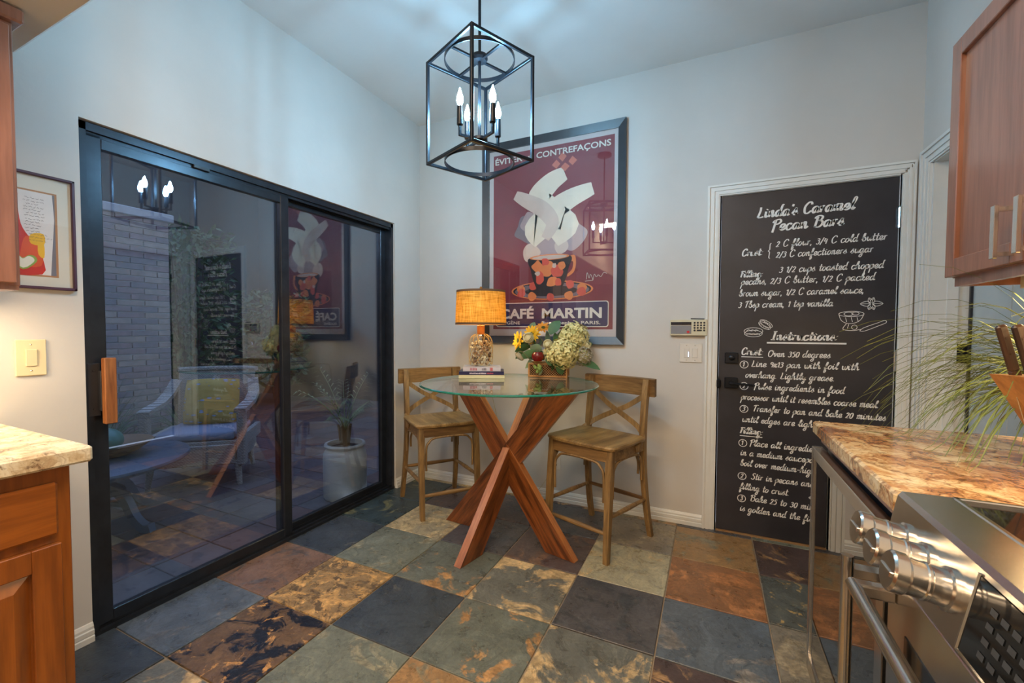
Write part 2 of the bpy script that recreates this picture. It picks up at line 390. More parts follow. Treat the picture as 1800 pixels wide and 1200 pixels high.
# door casings
def casing(name, segs, axis, plane, out):
    # segs: list of (u0,u1,z0,z1,vertical inner side) ; built as stepped moulding
    mb = MB()
    wT = [q_[3]-q_[2] for q_ in segs if q_[4] == 'T'][0]; wS = segs[0][1]-segs[0][0]
    for (u0, u1, z0, z1, orient) in segs:
        w = (u1-u0) if orient in 'LR' else (z1-z0)
        for f0, f1, t in ((0, .18, .022), (.18, .30, .014), (.30, .55, .018), (.55, .66, .012), (.66, .88, .014), (.88, 1, .009)):
            if orient == 'L': q = (u0+w*f0, u0+w*f1, z0, z1-0)
            elif orient == 'R': q = (u1-w*f1, u1-w*f0, z0, z1)
            else: q = (u0, u1, z1-w*f1, z1-w*f0)
            k = wS*f0 if orient == 'T' else wT*f0
            uu0, uu1, zz0, zz1 = q
            if orient in 'LR': zz1 = z1-wT*f1-.0002
            if orient == 'T': uu0 += k; uu1 -= k
            if axis == 'y': mb.b2((uu0, plane, zz0), (uu1, plane+out*t, zz1))
            else: mb.b2((plane, uu0, zz0), (plane+out*t, uu1, zz1))
    struct(name, mb, M_trim)
casing('trim_1', [(2.136, 2.204, 0, 2.098, 'L'), (3.042, 3.094, 0, 2.098, 'R'), (2.136, 3.094, 2.034, 2.098, 'T')], 'y', 0, -1)
casing('trim_2', [(-.118, -.030, 0, 2.125, 'R'), (-1.02, -.932, 0, 2.125, 'L'), (-1.02, -.030, 2.045, 2.125, 'T')], 'x', XR, -1)

# ---------------------------------------------------------------- stroke lettering (hand-written look)
G = {
'a': (11.5, "8,9 5,10 2,8 1,4 3,0 6,2 8,8;8.3,9.5 8,4 9,0.5 11.5,2"), 'b': (10, "0,3 4,12 5,19 3.4,20 2,15 2,3 4,0 7,1 8,5 6,9 3,7"),
'c': (9.5, "8,8 6,10 3,9 1,5 3,0 6,0 9.5,3"), 'd': (11.5, "8,9 5,10 2,8 1,4 3,0 6,2 8,8;10.5,19 9.5,20 8.4,16 8,4 9,0.5 11.5,2"),
'e': (9, "0,2 5,4 7,8 5,10 2,8 1.6,3 4,0 7,1 9,3"), 'f': (8, "0,2 5,12 6,19 4.4,20 3,14 1.6,-7 3,-9 5,-5 3,1 8,2"),
'g': (11.5, "8,9 5,10 2,8 1,4 3,0 6,2 8,8;8.3,9.5 7.6,-6 5,-10 2,-8 4,-4 11.5,2"), 'h': (11, "0,3 4,12 5,19 3.4,20 2,14 1,0;1.4,4 4,9 6.6,9 7,4 8,0 11,3"),
'i': (6, "1.6,9.6 1.8,3 3,0 5.6,2.6;2.6,13.2 3.2,14.6"), 'k': (10, "0,3 4,12 5,19 3.4,20 2,14 1,0;1,3 5,9 7,8 5,5 2,4 5,2 8,0 10,3"),
'l': (7, "0,3 5,13 6,19 4.4,20 3,14 3,3 4.6,0 7,3"), 'm': (15, "1.4,10 2.2,6 2,0;2.2,4 5,10 7,9 6.6,0;6.8,4 9.6,10 11.5,9 11,3 12,0 15,3"),
'n': (11, "1.4,10 2.2,6 2,0;2.2,4 5,10 7,9 7,3 8,0 11,3"), 'o': (9.5, "6,10 3,9 1,5 3,0 6,1 8,6 6,10 7,8 9.5,8"),
'p': (10, "0,3 3,10 2,0 1,-10;2,3 5,10 8,8 7,2 4,0 2.4,2;6,.6 10,3"), 'r': (8, "1.6,10 2,4 1.6,0;1.8,5.5 3.6,9.4 6.6,9.6"),
's': (8.5, "0,2 4,9 5,10.6 5,8 6.6,3 4.6,0 2,1;5,.2 8.5,3"), 't': (7.5, "3.6,18 2.8,3 4,0 7,2.6;0,11.2 7.6,12.2"),
'u': (11, "1.6,10 2,3 4,0 7,4 8,10;8,10 8,3 9,0 11,3"), 'v': (9, "0,6 2,10 3,9 4,0 8,9 9,8"),
'w': (13, "1,10 2,2 4,0 6,3 7,9;7,8 7,2 9,0 11.5,4 12,10 13,9"), 'x': (9, "0,3 3,10 6,0 9,3;8,10 1,0"), 'y': (11, "0,3 2,10 2,4 4,1 7,4 8,10;8,10 7.6,-6 5,-10 3,-8 5,-4 11,2"),
'q': (10, "8,9 5,10 2,8 1,4 3,0 6,2 8,8;8.3,9.5 8,-9 10,-6"), 'j': (7, "0,3 3,9 2.6,-6 1,-9;4,13 4.3,14"), 'z': (9, "1,9 7,10 1,0 8,1"),
'C': (13, "11,15 9.6,19 5.6,19 1.4,11 2.6,2 7,0 12,4"), 'L': (11, "2.6,19 3,12 1,.6;1,.6 5,.2 10,1.4"), 'P': (11, "3.4,18 3,10 2,-3;0,14 1,17 4,19 9,19.6 11,15.6 8,11 4,10.4"),
'B': (13, "3.4,18 2.6,10 2,0;0,15 1,18 5,20 9.6,18 8.6,13 4,11;5,11 10.5,9 11,4 7,0 1,1"), 'F': (9, "3,18 2.6,10 1.6,0;0,16 3,19 7,18 11,19;2,10 7,11"),
'I': (9, "2,18.6 8,19.6;5,19 4,0;0,.4 7,.2"), 'O': (14, "7,19 3,17 1,9 3,1 8,0 12,8 11,16 7,19 9,16 13,17"), 'T': (11, "7,19 5,10 4,0;0,16 5,19 13,19"),
'S': (11, "10,17 7,19 3.4,17 3.6,13 8,8 8,2 4,0 0,3"),
'0': (9, "5,15 2,12 1.4,5 3,0 6,1 8,8 7,14 5,15"), '1': (6, "1,11 4,15 3.4,0"), '2': (9, "1.4,12 4,15 7,13 5,6 .6,0;.6,.2 8,.6"), '3': (9, "1.6,14 5,15.4 7,12 3.4,8.4;3.4,8.4 7,7 6,1.6 3,0 .6,2"),
'4': (9, "3,15 1,6;1,6 8,6.6;6.6,13 5.6,0"), '5': (9, "3,15 2,9;2,9 6,9 7,4 4,0 1,1;3,15 8,15.6"), '9': (9, "7,13 4,15 1.6,12 3,8 7,10;7.4,14 6,0"), '6': (9, "7,15 2,9 1.4,3 4,0 7,3 5,8 2,6"),
'/': (8, "6.6,17 .6,-2"), ',': (5, "2,1.6 1.2,-3"), '.': (5, "1.6,.9 2.2,.3"), ':': (6, "2.2,8.6 2.8,8;1.6,1.6 2.2,1"), "'": (4, "3,19 2.4,15"), '-': (9, "1,6 8,6.6"), ' ': (8, ""),
'{': (6, "5.6,24 3.6,22 3.6,12;3.6,12 1,9;1,9 3.4,7 3,-3 5,-5"),
}
def strokes(text, x0, z0, width, xh, slant=.22, tall=1.0):
    adv = sum(G[c][0] for c in text); k = xh/10; out = []; x = 0; fx = width/(adv*k) if width else 1
    for c in text:
        a, d = G[c]
        for st in d.split(';'):
            if not st.strip(): continue
            p = [tuple(float(q) for q in s.split(',')) for s in st.split()]
            z = lambda y: y*k*(tall if y > 11 else 1)
            pts = [(x0+((x+px)*k)*fx + z(py)*slant, z0+z(py)) for px, py in p]
            out.append(pts)
        x += a
    return out
def ribbon(mb, pts, w, y, brush=True, k=4):
    p = catmull([(q[0], 0, q[1]) for q in pts], k) if len(pts) > 2 else [V((q[0], 0, q[1])) for q in pts]
    L = []; R = []
    for i, q in enumerate(p):
        t = (p[min(i+1, len(p)-1)]-p[max(i-1, 0)])
        if t.length < 1e-7: t = V((1, 0, 0))
        t.normalize(); n = V((-t.z, 0, t.x)); ww = w*(.62+.55*abs(t.z)) if brush else w
        L.append(mb.b.verts.new((q.x+n.x*ww/2, y, q.z+n.z*ww/2))); R.append(mb.b.verts.new((q.x-n.x*ww/2, y, q.z-n.z*ww/2)))
    for i in range(len(p)-1): mb.face([L[i], L[i+1], R[i+1], R[i]])

# ---------------------------------------------------------------- recipe door
M_chalk = plain('chalkboard_paint', (.028, .026, .032), .42, nscale=4, var=.25)
M_white = plain('white_chalk_print', (.80, .79, .77), .7, var=.04)
d2 = empty('door_2', (0, 0, 0), kind='structure')
b = MB(); b.b2((2.2135, .006, .006), (3.034, .045, 2.031), .002); panel = b.build('panel', M_chalk, d2)
b = MB(); b.b2((2.204, 0, 0), (2.2125, .12, 2.034)); b.b2((3.035, 0, 0), (3.042, .12, 2.034)); b.b2((2.204, 0, 2.0315), (3.042, .12, 2.038)); b.build('jamb', M_trim, d2)
b = MB(); b.b2((2.213, -.012, -.004), (3.036, .1, .005)); b.build('threshold', plain('oak_threshold', srgb(150, 112, 72), .6), d2)
TXT = [("Linda's Caramel", 2.397, 1.884, 2.850, .034, .0085), ("Pecan Bars", 2.470, 1.803, 2.805, .034, .0085),
 ("2 C flour, 3/4 C cold butter", 2.493, 1.708, 2.990, .022, .0040), ("2/3 C confectioners sugar", 2.494, 1.647, 2.934, .022, .0040), ("Crust:", 2.322, 1.667, 2.432, .023, .0060),
 ("3 1/2 cups toasted chopped", 2.512, 1.560, 2.980, .022, .0040), ("Filling:", 2.318, 1.543, 2.434, .020, .0060), ("pecans, 2/3 C butter, 1/2 C packed", 2.322, 1.498, 2.945, .022, .0040),
 ("brown sugar, 1/2 C caramel sauce,", 2.312, 1.430, 2.902, .022, .0040), ("3 Tbsp cream, 1 tsp vanilla", 2.310, 1.362, 2.768, .022, .0040),
 ("Instructions:", 2.480, 1.173, 2.797, .027, .0075), ("Crust:", 2.331, 1.083, 2.444, .023, .0060), ("Oven 350 degrees", 2.466, 1.075, 2.763, .021, .0040),
 ("Line 9x13 pan with foil with", 2.385, 1.013, 2.890, .021, .0040), ("overhang. Lightly grease.", 2.354, .947, 2.786, .021, .0040),
 ("Pulse ingredients in food", 2.400, .880, 2.830, .021, .0040), ("processor until it resembles coarse meal.", 2.335, .814, 2.980, .021, .0040),
 ("Transfer to pan and bake 20 minutes", 2.397, .748, 3.009, .021, .0040), ("until edges are lightly", 2.342, .680, 2.740, .021, .0040),
 ("Filling:", 2.334, .611, 2.452, .020, .0060), ("Place all ingredients", 2.385, .540, 2.745, .021, .0040), ("in a medium saucepan", 2.337, .478, 2.722, .021, .0040),
 ("boil over medium-high", 2.338, .415, 2.710, .021, .0040), ("Stir in pecans and", 2.396, .340, 2.706, .021, .0040), ("filling to crust.", 2.338, .272, 2.590, .021, .0040),
 ("Bake 25 to 30 minutes", 2.394, .208, 2.775, .021, .0040), ("is golden and the filling", 2.341, .140, 2.765, .021, .0040)]
for t, x0, z0, x1, xh, w in TXT:
    mb = MB()
    for st in strokes(t, x0, z0, x1-x0, xh, .20, .92): ribbon(mb, st, w*1.12, .0052)
    mb.build('lettering', M_white, panel, weld=False)
def circ(cx, cz, r, n=14, sq=1): return [(cx+r*math.cos(2*PI*i/n), cz+r*sq*math.sin(2*PI*i/n)) for i in range(n+1)]
for (nch, cx, cz) in (('1', 2.348, 1.024), ('2', 2.350, .895), ('3', 2.352, .758), ('1', 2.350, .552), ('2', 2.350, .352), ('3', 2.350, .216)):
    mb = MB(); ribbon(mb, circ(cx, cz, .021), .0035, .0052, False)
    for st in strokes(nch, cx-.009, cz-.012, 0, .017, .15): ribbon(mb, st, .0042, .0052)
    mb.build('step_number', M_white, panel, weld=False)
mb = MB()
for a in ((2.461, 2.833, 1.156, .009), (2.333, 2.444, 1.070, .004), (2.334, 2.450, .596, .004)): ribbon(mb, [(a[0], a[2]), (a[1], a[2])], a[3], .0052, False)
mb.build('underline', M_white, panel, weld=False)
mb = MB()
for st in strokes('{', 2.452, 1.66, 0, .030, .05): ribbon(mb, st, .004, .0052)
mb.build('bracket', M_white, panel, weld=False)
mb = MB()      # drawings: cookies, mixing bowl, spatula, herb sprig, arrow
def sk(pts, w=.0025): ribbon(mb, pts, w, .0052, False, 3)
for (cx, cz, r, a) in ((2.392, 1.217, .048, 0), (2.452, 1.262, .036, -.6)):
    ca, sa = math.cos(a), math.sin(a)
    R_ = lambda p: [(cx+ca*x-sa*z, cz+sa*x+ca*z) for x, z in p]
    sk(R_(circ(0, .006, r, 14, .42))); sk(R_(circ(0, -.008, r*.95, 14, .42)))
    for q in (-.5, -.1, .3): sk(R_([(r*q-.012, .006), (r*q, .014), (r*q+.018, .004)])); sk(R_([(r*q-.012, -.014), (r*q+.006, -.008), (r*q+.02, -.016)]))
sk([(2.795, 1.318), (2.806, 1.285), (2.83, 1.268), (2.862, 1.268), (2.89, 1.285), (2.905, 1.318)]); sk(circ(2.85, 1.318, .055, 16, .26)); sk(circ(2.838, 1.318, .02, 8, .5)); sk(circ(2.868, 1.32, .016, 8, .5))
for q in (2.825, 2.85, 2.875): sk([(q, 1.30), (q+.006, 1.275)])
sk([(2.83, 1.265), (2.815, 1.235), (2.86, 1.228), (2.895, 1.236)]); sk([(2.84, 1.262), (2.835, 1.24)]); sk(circ(2.865, 1.246, .012, 8))
sk([(2.888, 1.226), (2.905, 1.243), (2.96, 1.268), (2.992, 1.282), (2.998, 1.270), (2.96, 1.250), (2.91, 1.226), (2.888, 1.226)])
for k, a in enumerate((0, 75, 110, 180, 250, 290)):
    a = math.radians(a); L = .048 if k in (0, 3) else .034; o0 = (2.935, 1.372)
    tip = (o0[0]+L*math.cos(a), o0[1]+L*math.sin(a)); md = lambda s: (o0[0]+L*.5*math.cos(a+s), o0[1]+L*.5*math.sin(a+s))
    sk([o0, md(.6), tip, md(-.6), o0]); sk([o0, tip], .0018)
sk([(2.682, .278), (2.700, .292)], .004); sk([(2.682, .278), (2.700, .264)], .004); sk([(2.684, .278), (2.725, .278)], .006)
mb.build('drawing', M_white, panel, weld=False)
# hinges, deadbolt, lever
for z in (1.815, 1.067, .25):
    mb = MB(); mb.b2((3.034, -.003, z-.05), (3.062, .0, z+.05)); mb.lathe([(.008, -.052), (.008, .052)], 10, Matrix.Translation((3.036, -.006, z))); mb.lathe([(.0095, .052), (.006, .058)], 10, Matrix.Translation((3.036, -.006, z)))
    for k in (-.02, .0, .02): mb.lathe([(.0088, k-.001), (.0088, k+.001)], 10, Matrix.Translation((3.036, -.006, z)))
    mb.build('hinge', M_chrome, d2, .6)
RX = Matrix.Rotation(PI/2, 4, 'X')
mb = MB(); mb.b2((2.246, -.010, 1.030), (2.316, .006, 1.094), .003); mb.lathe([(.016, 0), (.016, .008), (.010, .012)], 14, Matrix.Translation((2.281, -.008, 1.062)) @ RX); mb.box((2.281, -.026, 1.062), (.034, .014, .007), .002)
mb.build('deadbolt', M_black, d2, .6)
mb = MB(); mb.b2((2.246, -.010, .880), (2.316, .006, .944), .003); mb.lathe([(.013, 0), (.011, .03), (.011, .045)], 14, Matrix.Translation((2.281, -.008, .912)) @ RX)
mb.tube([(2.270, -.052, .912), (2.30, -.054, .912), (2.35, -.054, .910), (2.395, -.052, .906)], .009, 8, flatten=(1, .8)); mb.build('lever_handle', M_black, d2, .6)
mb = MB(); mb.b2((2.2127, -.004, .875), (2.2150, .03, .945)); mb.lathe([(.004, -.03), (.012, -.02), (.012, .02), (.004, .03)], 8, Matrix.Translation((2.2137, -.008, .905))); mb.build('latch_plate', M_black, d2)
# second door, in the right wall, closed on its far side
d3 = empty('door_3', (XR, -.5, 0), kind='structure')
b = MB(); b.b2((.150, -.43, .01), (.19, .372, 2.04), .002)
b.b2((.146, .05, 1.15), (.152, .30, 1.95)); b.b2((.146, .05, .25), (.152, .30, 1.0)); b.b2((.146, -.36, 1.15), (.152, -.07, 1.95)); b.b2((.146, -.36, .25), (.152, -.07, 1.0)); b.build('panel', plain('grey_door_paint', (.52, .56, .56), .4, var=.03), d3)
b = MB(); b.b2((0, .364, 0), (.16, .380, 2.05)); b.b2((0, -.43, 2.04), (.16, .38, 2.052)); b.b2((0, -.432, 0), (.16, -.428, 2.05)); b.b2((.06, .354, 0), (.10, .366, 2.045)); b.build('jamb', M_trim, d3)
b = MB(); b.b2((.140, .350, 0.01), (.149, .3645, 2.04)); b.build('weather_strip', M_blackp, d3)
for z in (1.80, 1.12, .3):
    b = MB(); b.b2((.100, .3600, z-.045), (.148, .3642, z+.045)); b.lathe([(.007, -.047), (.007, .047)], 8, Matrix.Translation((.140, .352, z))); b.build('hinge', M_black, d3)

# ---------------------------------------------------------------- sliding patio door
d1 = empty('door_1', (0, 0, 0), kind='structure')
y0, y1, zt = OY0+.004, OY1-.004, OZ-.006
b = MB()
b.b2((-.13, y0, 0), (-.012, y0+.022, zt)); b.b2((-.13, y1-.022, 0), (-.012, y1, zt)); b.b2((-.13, y0, zt-.030), (-.012, y1, zt))
b.b2((-.13, y0, -.004), (-.008, y1, .016))
for x in (-.028, -.068, -.108): b.b2((x-.003, y0+.02, .016), (x+.003, y1-.02, .030)); b.b2((x-.003, y0+.02, zt-.045), (x+.003, y1-.02, zt-.028))
b.build('track_frame', M_frame, d1)
def sash(name, x, a, c, z0, z1, st=.05, hd=.052, parent=d1):
    e = empty(name, (0, 0, 0), parent=parent)
    for nm, lo, hi in (('stile', (x-.017, a, z0), (x+.017, a+st, z1)), ('stile', (x-.017, c-st, z0), (x+.017, c, z1)),
                       ('rail', (x-.016, a+st, z1-hd), (x+.016, c-st, z1)), ('rail', (x-.016, a+st, z0), (x+.016, c-st, z0+hd))):
        q = MB(); q.b2(lo, hi, .002); q.build(nm, M_frame, e)
    q = MB(); q.b2((x-.003, a+st-.004, z0+hd-.004), (x+.003, c-st+.004, z1-hd+.004)); q.build('pane', M_glassS, e)
    return e
sash('sliding_panel', -.042, y0+.022, -1.236, .022, zt-.034, .052, .05)
sash('fixed_panel', -.088, -1.285, y1-.022, .022, zt-.034, .050, .04)
b = MB(); b.box((-.018, -1.70-.02, zt-.036), (.014, .075, .016), .003); b.box((-.018, -1.70-.02, zt-.024), (.006, .01, .02)); b.build('security_latch', M_blackp, d1)
b = MB(); b.box((.020, -2.112, .98), (.028, .040, .262), .003); hw = b.build('pull_handle', wood('handle_wood', srgb(128, 74, 36), srgb(178, 116, 66), 2, 12, .5), d1); hw['label'] = 'wooden pull handle on the sliding panel'
b = MB(); b.b2((-.026, -2.168, .88), (-.010, -2.128, 1.09), .002); b.b2((-.012, -2.135, .90), (.008, -2.100, 1.06), .002)
for z in (.91, 1.06): b.lathe([(.004, 0), (.003, .002)], 8, Matrix.Translation((-.010, -2.150, z)) @ Matrix.Rotation(PI/2, 4, 'Y'))
b.build('handle_bracket', M_blackp, d1)

# ================================================================ PATIO outside
PZ = -.03
b = MB(); b.b2((-4.4, -5.0, PZ-.1), (-.16, 3.2, PZ-.008)); pat = struct('patio_floor', b, plain('patio_grout', srgb(96, 88, 82), .9, nscale=30))
pm = [plain('paver_%s' % k, c, .55, nscale=7, var=.3, bst=.4, bscale=14) for k, c in (('rust', srgb(112, 82, 70)), ('plum', srgb(92, 76, 74)), ('grey', srgb(104, 92, 86)))]
b = MB(); b.box((0, 0, 0), (.292, .292, .016), .003); src = None
for i in range(14):
    for j in range(20):
        c = (-.312-i*.30, -3.4+j*.30, PZ-.008+random.uniform(-.002, .001)); mt = random.choice(pm)
        if src is None:
            src = b.build('paver', mt, pat, loc=c); src.material_slots[0].link = 'OBJECT'; src.material_slots[0].material = mt
        else: share(src, 'paver', pat, c, (0, 0, random.uniform(-.008, .008)), mt)
# brick wall
BX = -4.0; bm = [plain('brick_%s' % k, c, .85, nscale=14, var=.22, bst=.5, bscale=30) for k, c in (('mauve', srgb(150, 128, 124)), ('tan', srgb(164, 146, 132)), ('grey', srgb(136, 124, 124)))]
b = MB(); b.b2((BX-.20, -3.2, PZ-.06), (BX-.010, .19, 2.56)); bw = struct('brick_wall', b, plain('mortar', srgb(206, 202, 198), .9, nscale=30))
b = MB(); b.box((0, 0, 0), (.03, .272, .062), .004); src = None; hb = MB(); hb.box((0, 0, 0), (.03, .132, .062), .004); hsrc = None
for k in range(36):
    z = .02+k*.072
    for q in range(8):
        y = .19-.14-q*.28 - (.0 if k % 2 else .14)
        if k % 2 == 0 and q == 0:
            cc = (BX-.004, .19-.07, z+.0)
            if hsrc is None: hsrc = hb.build('brick', bm[0], bw, loc=cc); hsrc.material_slots[0].link = 'OBJECT'; hsrc.material_slots[0].material = bm[0]
            else: share(hsrc, 'brick', bw, cc, (0, 0, 0), random.choice(bm))
        c = (BX-.004+random.uniform(-.003, .003), y - (.0 if k % 2 else 0.0), z)
        if src is None: src = b.build('brick', bm[0], bw, loc=c); src.material_slots[0].link = 'OBJECT'; src.material_slots[0].material = bm[0]
        else: share(src, 'brick', bw, c, (0, 0, 0), random.choice(bm))
b = MB(); b.b2((BX-.24, -3.2, 2.56), (BX+.04, .24, 2.66), .01); b.build('coping', plain('coping_stone', srgb(188, 184, 178), .8, bst=.3), bw)
# added stucco yard wall, made tall to screen off the sky
b = MB(); b.b2((-6.2, 3.0, PZ-.06), (-.16, 3.2, 5.0)); b.b2((-6.4, -5.2, PZ-.06), (-6.2, 3.2, 5.2)); b.b2((-6.2, -5.4, PZ-.06), (-.16, -5.2, 3.0)); struct('sky_screen_wall', b, plain('stucco', srgb(74, 70, 66), .9, nscale=3, var=.05))
b = MB(); b.b2((-6.4, -5.4, PZ-.12), (-4.4, 3.2, PZ-.06)); struct('yard_ground', b, plain('gravel', srgb(110, 100, 88), .95, nscale=40, bst=.6))

# foliage
M_leafg = plain('dusk_leaf', srgb(88, 110, 72), .6, var=.35, nscale=20)
M_grass = plain('ornamental_grass', srgb(104, 122, 78), .6, var=.3, nscale=10)
def blades(n, r0, L, mat, spread=.6, w=.008, droop=.5, seed=1, base=(0, 0, 0), az=None, seg=6, el=(.6, 1.45)):
    rnd = random.Random(seed); mb = MB()
    for _ in range(n):
        a = rnd.uniform(0, 2*PI) if az is None else rnd.uniform(*az); e = rnd.uniform(*el); l = L*rnd.uniform(.6, 1.1); ww = w*rnd.uniform(.7, 1.2)
        p = V(base)+V((math.cos(a)*r0*rnd.random(), math.sin(a)*r0*rnd.random(), 0)); d = V((math.cos(a)*math.cos(e), math.sin(a)*math.cos(e), math.sin(e)))
        side = V((-math.sin(a), math.cos(a), 0)); prev = None; step = l/seg
        for k in range(seg+1):
            wk = ww*(1-.95*(k/seg)**1.6)
            q = [mb.b.verts.new(p+side*wk/2), mb.b.verts.new(p-side*wk/2), mb.b.verts.new(p+V((0, 0, -.18*wk)))]
            if prev:
                mb.face([prev[0], prev[2], q[2], q[0]]); mb.face([prev[2], prev[1], q[1], q[2]])
            prev = q; p = p+d*step; d = (d+V((0, 0, -droop*step/l*(1.2+k*.22)))).normalized()
    return mb
g = empty('ornamental_grass', (-3.0, -1.05, PZ), label='tall clump of green grass growing against the brick wall', cat='plant', group=None)
blades(240, .16, .85, M_grass, w=.014, droop=.6, seed=3).build('blade_clump', M_grass, g, kind='stuff')
g = empty('ornamental_grass', (-3.05, -.05, PZ), label='lower clump of grass by the end of the brick wall', cat='plant')
blades(200, .16, .7, M_grass, w=.014, droop=.7, seed=4).build('blade_clump', M_grass, g, kind='stuff')
def bush(name, loc, r, h, n, label, seed, lsz=.05):
    e = empty(name, loc, label=label, cat='shrub'); rnd = random.Random(seed); mb = MB()
    for _ in range(n):
        a = rnd.uniform(0, 2*PI); u = rnd.random()**.5; z = rnd.uniform(.15, 1)*h; rr = r*u*math.sin(min(1, .25+z/h)*PI*.62)**.6
        p = V((rr*math.cos(a), rr*math.sin(a), z)); M = Matrix.Translation(p) @ Euler((rnd.uniform(-1, 1), rnd.uniform(-1, 1), a)).to_matrix().to_4x4()
        s_ = lsz*rnd.uniform(.6, 1.3)
        mb.flat([(-s_, 0, 0), (-s_*.2, s_*.45, .006), (s_, 0, 0), (-s_*.2, -s_*.45, .006)], M)
    mb.build('leaf_mass', M_leafg, e, kind='stuff', weld=False)
    mb = MB()
    for k in range(7):
        a = k*.9; mb.tube([(0, 0, 0), (r*.3*math.cos(a), r*.3*math.sin(a), h*.5), (r*.55*math.cos(a), r*.55*math.sin(a), h*.9)], [.018, .012, .005], 5)
    mb.build('branches', plain('bark', srgb(84, 70, 56), .9), e)
bush('leafy_shrub', (-4.9, .85, PZ), .7, 2.75, 1800, 'tall leafy shrub rising beyond the end of the brick wall', 5, .07)
bush('leafy_shrub', (-4.7, 2.2, PZ), .6, 1.9, 1200, 'shorter leafy shrub in the far corner of the yard', 6, .07)

# round patio table
M_slateT = plain('patio_table_paint', srgb(86, 96, 110), .35, var=.1)
t = empty('patio_table', (-1.30, -1.68, PZ), label='round dark grey pedestal coffee table on the patio', cat='table')
b = MB(); b.lathe([(.001, .445), (.50, .445), (.515, .438), (.52, .425), (.51, .412), (.44, .408), (.44, .385), (.001, .385)], 48); b.build('tabletop', M_slateT, t, .6)
b = MB(); b.lathe([(.09, .385), (.07, .36), (.06, .30), (.085, .24), (.07, .19), (.04, .17)], 18); b.build('pedestal', M_slateT, t, .6)
for k in range(4):
    a = k*PI/2+.35; b = MB(); ca, sa = math.cos(a), math.sin(a)
    prof = catmull([(.03, 0, .26), (.15, 0, .27), (.24, 0, .20), (.30, 0, .09), (.37, 0, .028), (.42, 0, .032)], 5)
    b.strap([(q.x*ca, q.x*sa, q.z) for q in prof], .045, .05, (-sa, ca, 0)); b.build('leg', M_slateT, t)
b = MB(); b.box((0, 0, .17), (.5, .045, .03), .004, (0, 0, .35)); b.box((0, 0, .17), (.045, .5, .03), .004, (0, 0, .35)); b.build('stretcher', M_slateT, t)
bo = empty('bowl', (-1.28, -1.60, PZ+.446), label='wide shallow wooden bowl on the patio table', cat='bowl')
b = MB(); b.lathe([(.001, 0), (.10, 0), (.17, .03), (.235, .078), (.240, .084), (.226, .080), (.165, .042), (.10, .014), (.001, .012)], 36); b.build('bowl_body', plain('bowl_wood', srgb(136, 98, 60), .5, var=.2), bo, .8)
b = MB(); b.sphere((0, 0, 0), 1, 20, 14, (.125, .10, .078)); tag(b.build('decorative_egg', plain('green_ceramic', srgb(96, 138, 118), .3, var=.1), None, True, loc=(-1.32, -1.60, PZ+.446+.093)), 'large smooth green egg lying in the wooden bowl', 'ornament')

# wicker chair
def wicker():
    m, tt, n, l, p = nt('wicker'); v = objvec(n, l, (1, 1, 1))
    w1 = n.new('ShaderNodeTexWave'); w1.bands_direction = 'Z'; w1.inputs['Scale'].default_value = 34; w1.inputs['Distortion'].default_value = 2.5; w1.inputs['Detail Scale'].default_value = 3; l.new(v, w1.inputs[0])
    w2 = n.new('ShaderNodeTexWave'); w2.bands_direction = 'DIAGONAL'; w2.inputs['Scale'].default_value = 26; l.new(v, w2.inputs[0])
    r = ramp(n, [(.2, srgb(120, 112, 100)), (.6, srgb(206, 198, 182))]); l.new(w1.outputs[0], r.inputs[0])
    o = mixc(n, l, .25, r.outputs[0], w2.outputs[0], 'MULTIPLY'); l.new(o, p.inputs['Base Color']); p.inputs['Roughness'].default_value = .7
    bump(n, l, w1.outputs[0], p, .8, .006); return m
M_wick = wicker()
ang = math.atan2(.46, .51)
wc = empty('wicker_armchair', (-1.67, -.75, PZ), ang, label='white wicker armchair with a grey seat cushion out on the patio', cat='chair')
# local: x along front edge, y toward back, front at y=-.31
b = MB(); b.box((0, 0, .33), (.60, .56, .06), .012); b.build('seat', M_wick, wc)
b = MB(); b.box((0, -.285, .25), (.58, .03, .16), .008); b.box((-.30, 0, .25), (.03, .56, .16), .008); b.box((.30, 0, .25), (.03, .56, .16), .008); b.build('skirt', M_wick, wc)
for s in (-1, 1):
    b = MB(); b.strap([(s*.33, -.31, .60), (s*.335, -.20, .615), (s*.335, 0, .635), (s*.33, .15, .69), (s*.30, .25, .80)], .085, .035, (1, 0, 0)); b.build('arm', M_wick, wc)
    b = MB(); b.box((s*.335, -.27, .38), (.06, .085, .44), .01); b.b2((s*.335-.02, -.27, .30), (s*.335+.02, .26, .40)); b.build('arm_support', M_wick, wc)
    b = MB(); b.tube([(s*.30, -.27, .2), (s*.32, -.29, 0.0)], [.028, .018], 8); b.build('leg', M_wick, wc)
    b = MB(); b.tube([(s*.26, .25, .2), (s*.28, .29, 0.0)], [.026, .018], 8); b.build('leg', M_wick, wc)
b = MB(); rows = []
for j in range(6):
    z = .34+.11*j; y = .24+.035*j
    rows.append([b.b.verts.new((x*(.27+.008*j), y - .10*(abs(x)**3), z)) for x in [k/5 for k in range(-5, 6)]])
for r1, r2 in zip(rows, rows[1:]):
    for a in range(10): b.face([r1[a], r1[a+1], r2[a+1], r2[a]])
ex = bmesh.ops.solidify(b.b, geom=list(b.b.faces), thickness=.03)
b.tube([(x*.315, .24+.035*5 - .10*(abs(x)**3), .34+.55) for x in [k/5 for k in range(-5, 6)]], .022, 8); b.build('backrest', M_wick, wc, True)
b = MB(); b.box((0, -.01, .395), (.56, .53, .075), .03, seg=3); cu = b.build('seat_cushion', plain('grey_cushion', srgb(142, 148, 162), .85, var=.06), wc, True); cu['label'] = 'grey seat cushion'
